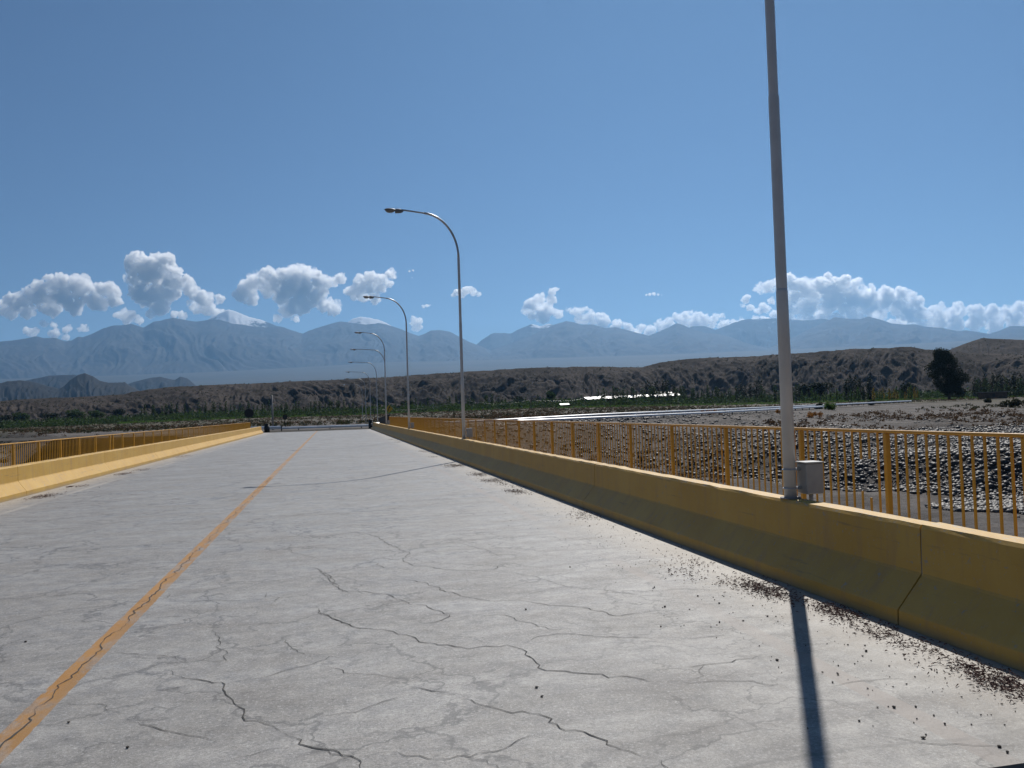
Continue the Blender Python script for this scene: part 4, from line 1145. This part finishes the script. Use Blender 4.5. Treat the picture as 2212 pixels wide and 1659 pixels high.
# single bushes
def one_bush(u, d, h, wd, mt, label):
    xc = (u-CX)/F*d; x, y, _ = plan(xc, d); z = gz(x, y)
    cs = [(random.gauss(0, wd*0.3), random.gauss(0, wd*0.3), h*random.uniform(0.15, 0.6)) for _ in range(9)]
    V, Fq = leaf_cloud(cs, [h*random.uniform(0.25, 0.45) for _ in cs], 900, 0.11*h, 1.0)
    o = link('bush', np_mesh('bush', V, Fq, mt, False), None, (x, y, z)); tag(o, label, 'bush')
one_bush(2190, 185, 2.2, 2.6, M['scrub_olive'], 'large dark bush on the gravel near the right edge')
one_bush(2132, 215, 1.5, 1.2, M['scrub_olive'], 'small dark bush on pale gravel left of the large bush')
one_bush(1882, 200, 1.5, 1.3, M['leaf_dark'], 'small dark round bush on the pale gravel strip')
one_bush(1787, 150, 1.4, 1.3, M['leaf_green'], 'green bush among dry scrub right of the nearest lamp post')
one_bush(1767, 158, 1.3, 1.0, M['leaf_dark'], 'dark bush just left of the green bush')
one_bush(1752, 128, 1.0, 2.0, M['scrub_orange'], 'orange bush above the railing right of the nearest lamp post')
one_bush(1690, 130, 0.9, 1.8, M['scrub_orange'], 'orange-brown bush left of the nearest lamp post')
one_bush(1530, 125, 0.9, 2.4, M['scrub_orange'], 'spreading orange-brown bush above the railing, middle right')

# ------------------------------------------------------------ stones
def ico(sub=1):
    import bmesh
    bm = bmesh.new(); bmesh.ops.create_icosphere(bm, subdivisions=sub, radius=1.0)
    bm.verts.ensure_lookup_table()
    V = np.array([v.co[:] for v in bm.verts]); Fc = np.array([[v.index for v in f.verts] for f in bm.faces]); bm.free()
    return V, Fc
IV, IF = ico(1)
def stones(name, P, S, mt, label, cat, flat=0.6, smooth=False):
    k = len(P); n = len(IV)
    jit = 1+rng.uniform(-0.18, 0.18, (k, n, 1))
    sc = S[:, None, None]*np.stack([rng.uniform(0.8, 1.4, k), rng.uniform(0.8, 1.3, k), rng.uniform(flat*0.7, flat*1.3, k)], -1)[:, None, :]
    V = IV[None]*jit*sc
    a = rng.uniform(0, 6.28, k); ca, sa = np.cos(a)[:, None], np.sin(a)[:, None]
    X = V[..., 0]*ca-V[..., 1]*sa; Y = V[..., 0]*sa+V[..., 1]*ca
    V = np.stack([X, Y, V[..., 2]], -1)+P[:, None, :]
    Fc = (IF[None]+(np.arange(k)*n)[:, None, None]).reshape(-1, 3)
    o = link(name, np_mesh(name, V.reshape(-1, 3), Fc, mt, smooth)); tag(o, label, cat, kind='stuff')
def rock_field(n, u0, u1, d0, d1, s0, s1, thr):
    u = rng.uniform(u0, u1, n*3); d = 1/np.sqrt(rng.uniform(1/d1**2, 1/d0**2, n*3))
    xc = (u-CX)/F*d
    x = xc*math.cos(YAW)+d*math.sin(YAW); y = -xc*math.sin(YAW)+d*math.cos(YAW)
    fx = np.interp(y, [20, 30, 40, 54, 80, 100, 140], [58, 47, 40, 33, 31, 31, 40])
    m_ = (x > 7.5) & (fbm(x*0.03+9, y*0.03, 3)+0.34*(x > fx-0.5)-0.05*(d > 105) > thr)
    x, y = x[m_][:n], y[m_][:n]
    S = s0*(s1/s0)**(rng.random(len(x))**1.8)
    z = ground_z(x, y)
    return np.stack([x, y, z+S*0.12], -1), S
P, S = rock_field(34000, 900, 2400, 38, 140, 0.05, 0.26, 0.72)
stones('river_stones', P, S, M['stone'], 'heaped dark river stones with bright tops behind the right railing', 'stones', 0.75, True)
P, S = rock_field(500, 1300, 2500, 22, 60, 0.03, 0.12, 0.68)
stones('scattered_stones', P, S, M['stone'], 'small stones scattered on the sandy ground below the bridge', 'stones', 0.7, True)

# ------------------------------------------------------------ litter on the deck
pb = []; ps = []
def pebbles(n, y0, y1, side):
    for _ in range(n):
        y = y0*(y1/y0)**random.random()
        e = abs(random.gauss(0, 0.42)) if random.random() < 0.75 else random.uniform(0, 1.7)
        x = 4.06-e if side > 0 else -7.24+e
        if not (-7.2 < x < 4.06): continue
        pb.append((x, y)); ps.append(random.choice((0.002, 0.003, 0.004, 0.004, 0.006)) * (1.6 if random.random() < 0.06 else 1))
pebbles(1500, 3.6, 40, 1); pebbles(700, 14, 60, -1)
for u, v in ((1403, 1210), (1720, 1315), (1585, 1400), (2058, 1455), (2108, 1490), (318, 680), (616, 642), (145, 390), (1055, 1005), (1022, 1055), (1230, 860), (676, 915), (183, 515), (465, 670)):
    x, y = z_pt(u, v, (1692, 1300, .4069)); pb.append((x, y)); ps.append(random.uniform(0.008, 0.011))
for u, v in ((2105, 462), (2170, 583), (2145, 706), (1580, 335), (1405, 1142), (1372, 1085), (1305, 600)):
    x, y = z_pt(u, v, (800, 1300, .4069)); pb.append((x, y)); ps.append(random.uniform(0.008, 0.011))
for u, v in ((428, 1303), (793, 1460), (160, 800)):
    x, y = z_pt(u, v, (0, 1300, .4069)); pb.append((x, y)); ps.append(0.009)
ps = np.array(ps); pb = np.array(pb)
stones('road_grit', np.column_stack([pb, 0.003+ps*0.4]), ps, M['pebble'], 'dark grit and small stones scattered on the deck by the parapets', 'grit', 0.75)
mb = MB()
clumps = [(z_pt(600, 480, (1692, 1300, .4069)), 0.28, 520), (z_pt(1050, 615, (1692, 1300, .4069)), 0.24, 420), (z_pt(2060, 1060, (1692, 1300, .4069)), 0.24, 380), (z_pt(1960, 1000, (1692, 1300, .4069)), 0.2, 120), (z_pt(1380, 770, (1692, 1300, .4069)), 0.3, 130), (z_pt(1180, 700, (1692, 1300, .4069)), 0.25, 90),
          (z_pt(300, 1265, (1100, 950, .1808)), 0.5, 420), (z_pt(620, 1395, (1100, 950, .1808)), 0.4, 260), (z_pt(790, 1480, (1100, 950, .1808)), 0.35, 260), (z_pt(1130, 1630, (1100, 950, .1808)), 0.3, 260),
          (z_pt(350, 970, (0, 950, .3165)), 0.45, 420), (z_pt(990, 790, (0, 950, .3165)), 0.45, 260), (z_pt(560, 893, (0, 950, .3165)), 0.12, 160), (z_pt(650, 888, (0, 950, .3165)), 0.3, 90), (z_pt(1140, 757, (0, 950, .3165)), 0.5, 160), (z_pt(1450, 650, (0, 950, .3165)), 0.8, 260)]
for k in range(26): clumps.append(((4.0-abs(random.gauss(0, 0.25)), 4*(60/4)**random.random()), 0.35, 70))
for (cx_, cy_), r_, n_ in clumps:
    n_ = int(n_*1.1)
    for _ in range(n_):
        x = cx_+random.gauss(0, r_*0.33); y = cy_+random.gauss(0, r_*0.8)
        if x > 4.07 or x < -7.25: continue
        a = random.uniform(0, 6.28); l = random.uniform(0.004, 0.022)*random.uniform(0.6, 1.3); ww = random.uniform(0.0008, 0.0026); z = 0.004+random.random()**2*0.012
        dx, dy = math.cos(a)*l, math.sin(a)*l; nx, ny = -math.sin(a)*ww, math.cos(a)*ww
        dz = random.uniform(0, 0.012)
        mb.add([(x-dx+nx, y-dy+ny, z), (x+dx+nx, y+dy+ny, z+dz), (x+dx-nx, y+dy-ny, z+dz), (x-dx-nx, y-dy-ny, z), (x, y, z+0.005+dz)], [(0, 1, 4), (1, 2, 4), (2, 3, 4), (3, 0, 4)])
tag(mb.build('twig_litter', M['twig']), 'reddish brown twigs and leaf litter blown against the parapets', 'litter', kind='stuff')

# ------------------------------------------------------------ clouds
def cloud_mat():
    m, nt, bs = mat('cloud')
    nt.nodes.remove(bs)
    out = nt.nodes['Material Output']
    pv = N(nt, 'ShaderNodeVolumeScatter')
    pv.inputs['Color'].default_value = (1, 1, 1, 1)
    co = objco(nt, geo=True)
    n1 = noise(nt, co, 0.0021, 6, 0.72, 0.6)
    dd = math_(nt, 'MULTIPLY', ramp(nt, n1, [(0.40, 0.0), (0.56, 1.0)]), 0.016)
    nt.links.new(dd, pv.inputs['Density'])
    pv.inputs['Anisotropy'].default_value = 0.55
    nt.links.new(pv.outputs[0], out.inputs['Volume'])
    return m
M['cloud'] = cloud_mat()
CV, CF = ico(3)
def cloud(blobs, label, D=33000, n2=9, lvl=0.34, wisp=0):
    """blobs: (u, v, radius) in picture units, grown into puffs at D metres"""
    s = D/F
    O = Vector(at(blobs[0][0], blobs[0][1], D))
    puffs = []
    for u, v, r in blobs:
        c = at(u, v, D)+_f*rng.normal(0, r*s*0.4)
        puffs.append((c, r*s*0.80))
        for k in range(int(n2*max(1, r/14))):
            d = rng.normal(size=3); d[2] = abs(d[2])*0.9 if rng.random() < 0.65 else d[2]
            d /= np.linalg.norm(d)
            rr = r*s*rng.uniform(lvl*0.6, lvl*1.35)
            c2 = c+d*(r*s*rng.uniform(0.62, 0.95)); puffs.append((c2, rr))
            for j in range(3):
                e = rng.normal(size=3); e /= np.linalg.norm(e)
                puffs.append((c2+e*rr*0.85, rr*rng.uniform(0.3, 0.55)))
    Vs = []; Fs = []; b = 0
    for c, r in puffs:
        V = CV*r
        q = (V+c)/900.0
        nz = fbm(q[:, 0]*3+q[:, 2]*1.7, q[:, 2]*3+q[:, 1]*1.3, 4)-0.5
        V = V*(1+0.55*nz[:, None])*np.array([1, 1, 0.86])+c-np.array(O)
        Vs.append(V); Fs.append(CF+b); b += len(V)
    me = np_mesh('cloud', np.concatenate(Vs), np.concatenate(Fs), M['cloud'], True)
    o = link('cloud', me, None, O)
    rad = float(np.median([b_[2] for b_ in blobs]))*s
    md = o.modifiers.new('r', 'REMESH'); md.mode = 'VOXEL'; md.voxel_size = max(20.0, min(48.0, rad*0.10)); md.use_smooth_shade = True
    dg = bpy.context.evaluated_depsgraph_get()
    ev = o.evaluated_get(dg)
    m3 = bpy.data.meshes.new_from_object(ev)
    o.modifiers.clear()
    k = len(m3.vertices)
    P_ = np.empty(k*3, dtype=np.float32); m3.vertices.foreach_get('co', P_); P_ = P_.reshape(-1, 3).astype(float)
    Nn = np.empty(k*3, dtype=np.float32); m3.vertices.foreach_get('normal', Nn); Nn = Nn.reshape(-1, 3)
    q = P_/rad
    h = (ridged(q[:, 0]*1.7+q[:, 1]*0.9+3, q[:, 2]*2.0+q[:, 1]*0.7, 6, 0.72)-0.5)
    h = h+0.5*(ridged(q[:, 2]*6+q[:, 1]*3, q[:, 0]*6+q[:, 1]*2, 3, 0.6)-0.5)
    P_ = P_+Nn*(h*rad*0.75)[:, None]
    m3.vertices.foreach_set('co', P_.astype(np.float32).ravel()); m3.update()
    m3.materials.clear(); m3.materials.append(M['cloud'])
    m3.polygons.foreach_set('use_smooth', np.ones(len(m3.polygons), dtype=bool))
    o.data = m3; bpy.data.meshes.remove(me)
    m3.name = 'cloud'
    tag(o, label, 'cloud')
cloud([(10, 668, 22), (45, 655, 22), (75, 640, 22), (105, 625, 26), (140, 622, 28), (170, 620, 26), (150, 650, 26), (105, 660, 26), (60, 675, 14), (200, 650, 22), (232, 630, 22), (215, 655, 18), (245, 650, 14), (165, 668, 12), (185, 640, 22)], 'long grey-bellied cumulus at the far left')
cloud([(320, 585, 30), (348, 575, 26), (300, 605, 28), (335, 610, 32), (368, 592, 20), (315, 640, 28), (345, 635, 26), (380, 612, 20), (405, 618, 18), (345, 665, 20), (300, 630, 20), (330, 680, 10), (375, 635, 16), (420, 625, 8)], 'tallest towering cumulus with a grey body, left of centre')
cloud([(268, 684, 14), (285, 686, 14), (300, 692, 9), (254, 682, 8)], 'small low puff resting on the ridge under the tall cumulus')
cloud([(430, 645, 16), (450, 650, 18), (425, 665, 16), (450, 672, 16), (472, 680, 14), (490, 682, 10), (415, 655, 10), (475, 648, 9), (395, 682, 9), (375, 680, 7)], 'ragged bright cloud tumbling onto the snowy ridge right of the tall cumulus')
cloud([(60, 716, 9), (75, 715, 8), (95, 700, 9), (115, 702, 7), (140, 713, 9), (120, 722, 12), (150, 710, 7), (185, 710, 9), (172, 712, 6), (140, 728, 8), (70, 722, 7)], 'thin low cloud scraps over the far left peaks')
cloud([(530, 625, 20), (550, 610, 20), (575, 600, 18), (525, 640, 14), (600, 610, 24), (635, 600, 26), (665, 595, 20), (650, 625, 32), (620, 640, 28), (690, 615, 20), (715, 608, 12), (735, 603, 10), (680, 645, 24), (700, 660, 18), (725, 668, 16), (650, 662, 26), (620, 672, 18), (600, 688, 8), (640, 690, 7), (545, 650, 12), (580, 630, 20)], 'biggest cumulus, broad and grey-centred, left of the lamp posts')
cloud([(775, 610, 16), (800, 600, 14), (820, 605, 14), (845, 594, 12), (790, 622, 18), (815, 622, 16), (765, 630, 16), (785, 642, 14), (810, 645, 12), (750, 632, 8), (838, 612, 9)], 'bright lumpy cloud behind the third lamp head')
cloud([(990, 632, 9), (1008, 628, 11), (1022, 632, 9), (1034, 636, 5), (998, 636, 9), (980, 637, 5)], 'small flat-bottomed cloud crossed by the second lamp post')
cloud([(893, 690, 6), (903, 695, 9), (905, 708, 7), (895, 712, 6), (890, 700, 5)], 'small wispy cloud scrap above the saddle right of the third lamp post', lvl=0.5)
cloud([(915, 663, 4), (922, 661, 4), (928, 660, 3), (884, 586, 2.5), (893, 585, 2.5), (890, 600, 2)], 'tiny bright cloud flecks right of the lamp heads', lvl=0.5)
cloud([(1150, 655, 14), (1165, 650, 14), (1145, 668, 14), (1165, 672, 18), (1185, 668, 16), (1190, 645, 10), (1195, 632, 8), (1192, 652, 9), (1205, 680, 12), (1175, 688, 14), (1150, 682, 10), (1135, 672, 8), (1200, 626, 5)], 'bright cloud with a finger rising on top, right of the second lamp post')
cloud([(1265, 690, 15), (1300, 698, 14), (1330, 706, 12), (1245, 675, 11), (1262, 670, 9), (1275, 682, 12), (1295, 684, 11), (1310, 694, 12), (1335, 700, 10), (1250, 690, 10), (1350, 702, 6), (1280, 696, 10), (1225, 670, 4), (1232, 668, 4)], 'low bright cloud hugging the rounded central ridge')
cloud([(1413, 635, 5), (1404, 636, 4), (1422, 636, 4), (1396, 637, 2.5), (1429, 637, 2.5)], 'tiny lens-shaped cloud alone in the blue', lvl=0.2, n2=2)
cloud([(1375, 718, 12), (1400, 722, 12), (1430, 708, 13), (1480, 696, 15), (1515, 702, 15), (1560, 704, 14), (1590, 706, 13), (1620, 704, 12), (1655, 700, 13), (1360, 710, 8), (1385, 708, 9), (1405, 712, 11), (1425, 700, 9), (1445, 695, 9), (1465, 685, 12), (1485, 682, 14), (1505, 685, 12), (1520, 690, 12), (1545, 688, 9), (1560, 684, 6), (1500, 700, 14), (1535, 702, 12), (1580, 700, 9), (1600, 702, 7)], 'long low cloud bank behind the pointed peak')
cloud([(1610, 650, 8), (1615, 642, 6), (1635, 672, 9), (1655, 668, 10), (1620, 666, 8), (1605, 660, 5), (1630, 690, 8), (1600, 692, 7), (1650, 660, 7), (1665, 652, 8), (1670, 680, 10), (1650, 690, 8)], 'scattered cloud scraps left of the nearest lamp post')
cloud([(1645, 622, 10), (1660, 618, 12), (1680, 615, 13), (1705, 610, 16), (1720, 620, 20), (1745, 625, 22), (1770, 622, 20), (1790, 614, 18), (1815, 618, 20), (1845, 625, 22), (1870, 630, 20), (1720, 645, 24), (1750, 655, 26), (1790, 650, 28), (1830, 655, 28), (1870, 655, 26), (1905, 650, 22), (1925, 638, 16), (1945, 635, 14), (1960, 645, 16), (1975, 655, 18), (1940, 665, 22), (1985, 672, 16), (1735, 675, 18), (1780, 678, 18), (1840, 680, 16), (1900, 680, 18), (1705, 672, 14), (1955, 685, 16), (1770, 690, 12), (1700, 700, 18), (1740, 700, 20), (1790, 700, 20), (1840, 700, 20), (1890, 702, 20), (1940, 706, 18), (1980, 706, 16)], 'huge bright cumulus bank right of the nearest lamp post')
cloud([(1995, 680, 14), (2020, 675, 18), (2050, 680, 18), (2080, 672, 16), (2110, 672, 16), (2140, 678, 16), (2170, 680, 16), (2200, 668, 14), (2215, 665, 16), (2240, 675, 20), (2030, 698, 20), (2070, 700, 20), (2110, 700, 18), (2150, 702, 18), (2190, 698, 18), (2230, 700, 22), (2280, 690, 24)], 'pale flat cloud bank trailing to the right edge')

# ------------------------------------------------------------ haze over the whole valley
mb = MB()
c = plan(0, 12500)
m, nt, bs = mat('haze')
nt.nodes.remove(bs)
pv = N(nt, 'ShaderNodeVolumePrincipled')
pv.inputs['Color'].default_value = (0.32, 0.62, 1.0, 1)
pv.inputs['Density'].default_value = 2.9e-5
pv.inputs['Anisotropy'].default_value = 0.5
nt.links.new(pv.outputs[0], nt.nodes['Material Output'].inputs['Volume'])
HT_ = max(o.bound_box[k][2] for o in COL.objects if o.name.startswith('mountain_range') for k in range(8))+40
mb.box(-23000, 23000, -14500, 14800, -9, HT_)
hz = mb.build('haze', m); hz.location = (c[0], c[1], 0); hz.rotation_euler = (0, 0, -YAW)
tag(hz, kind='stuff')
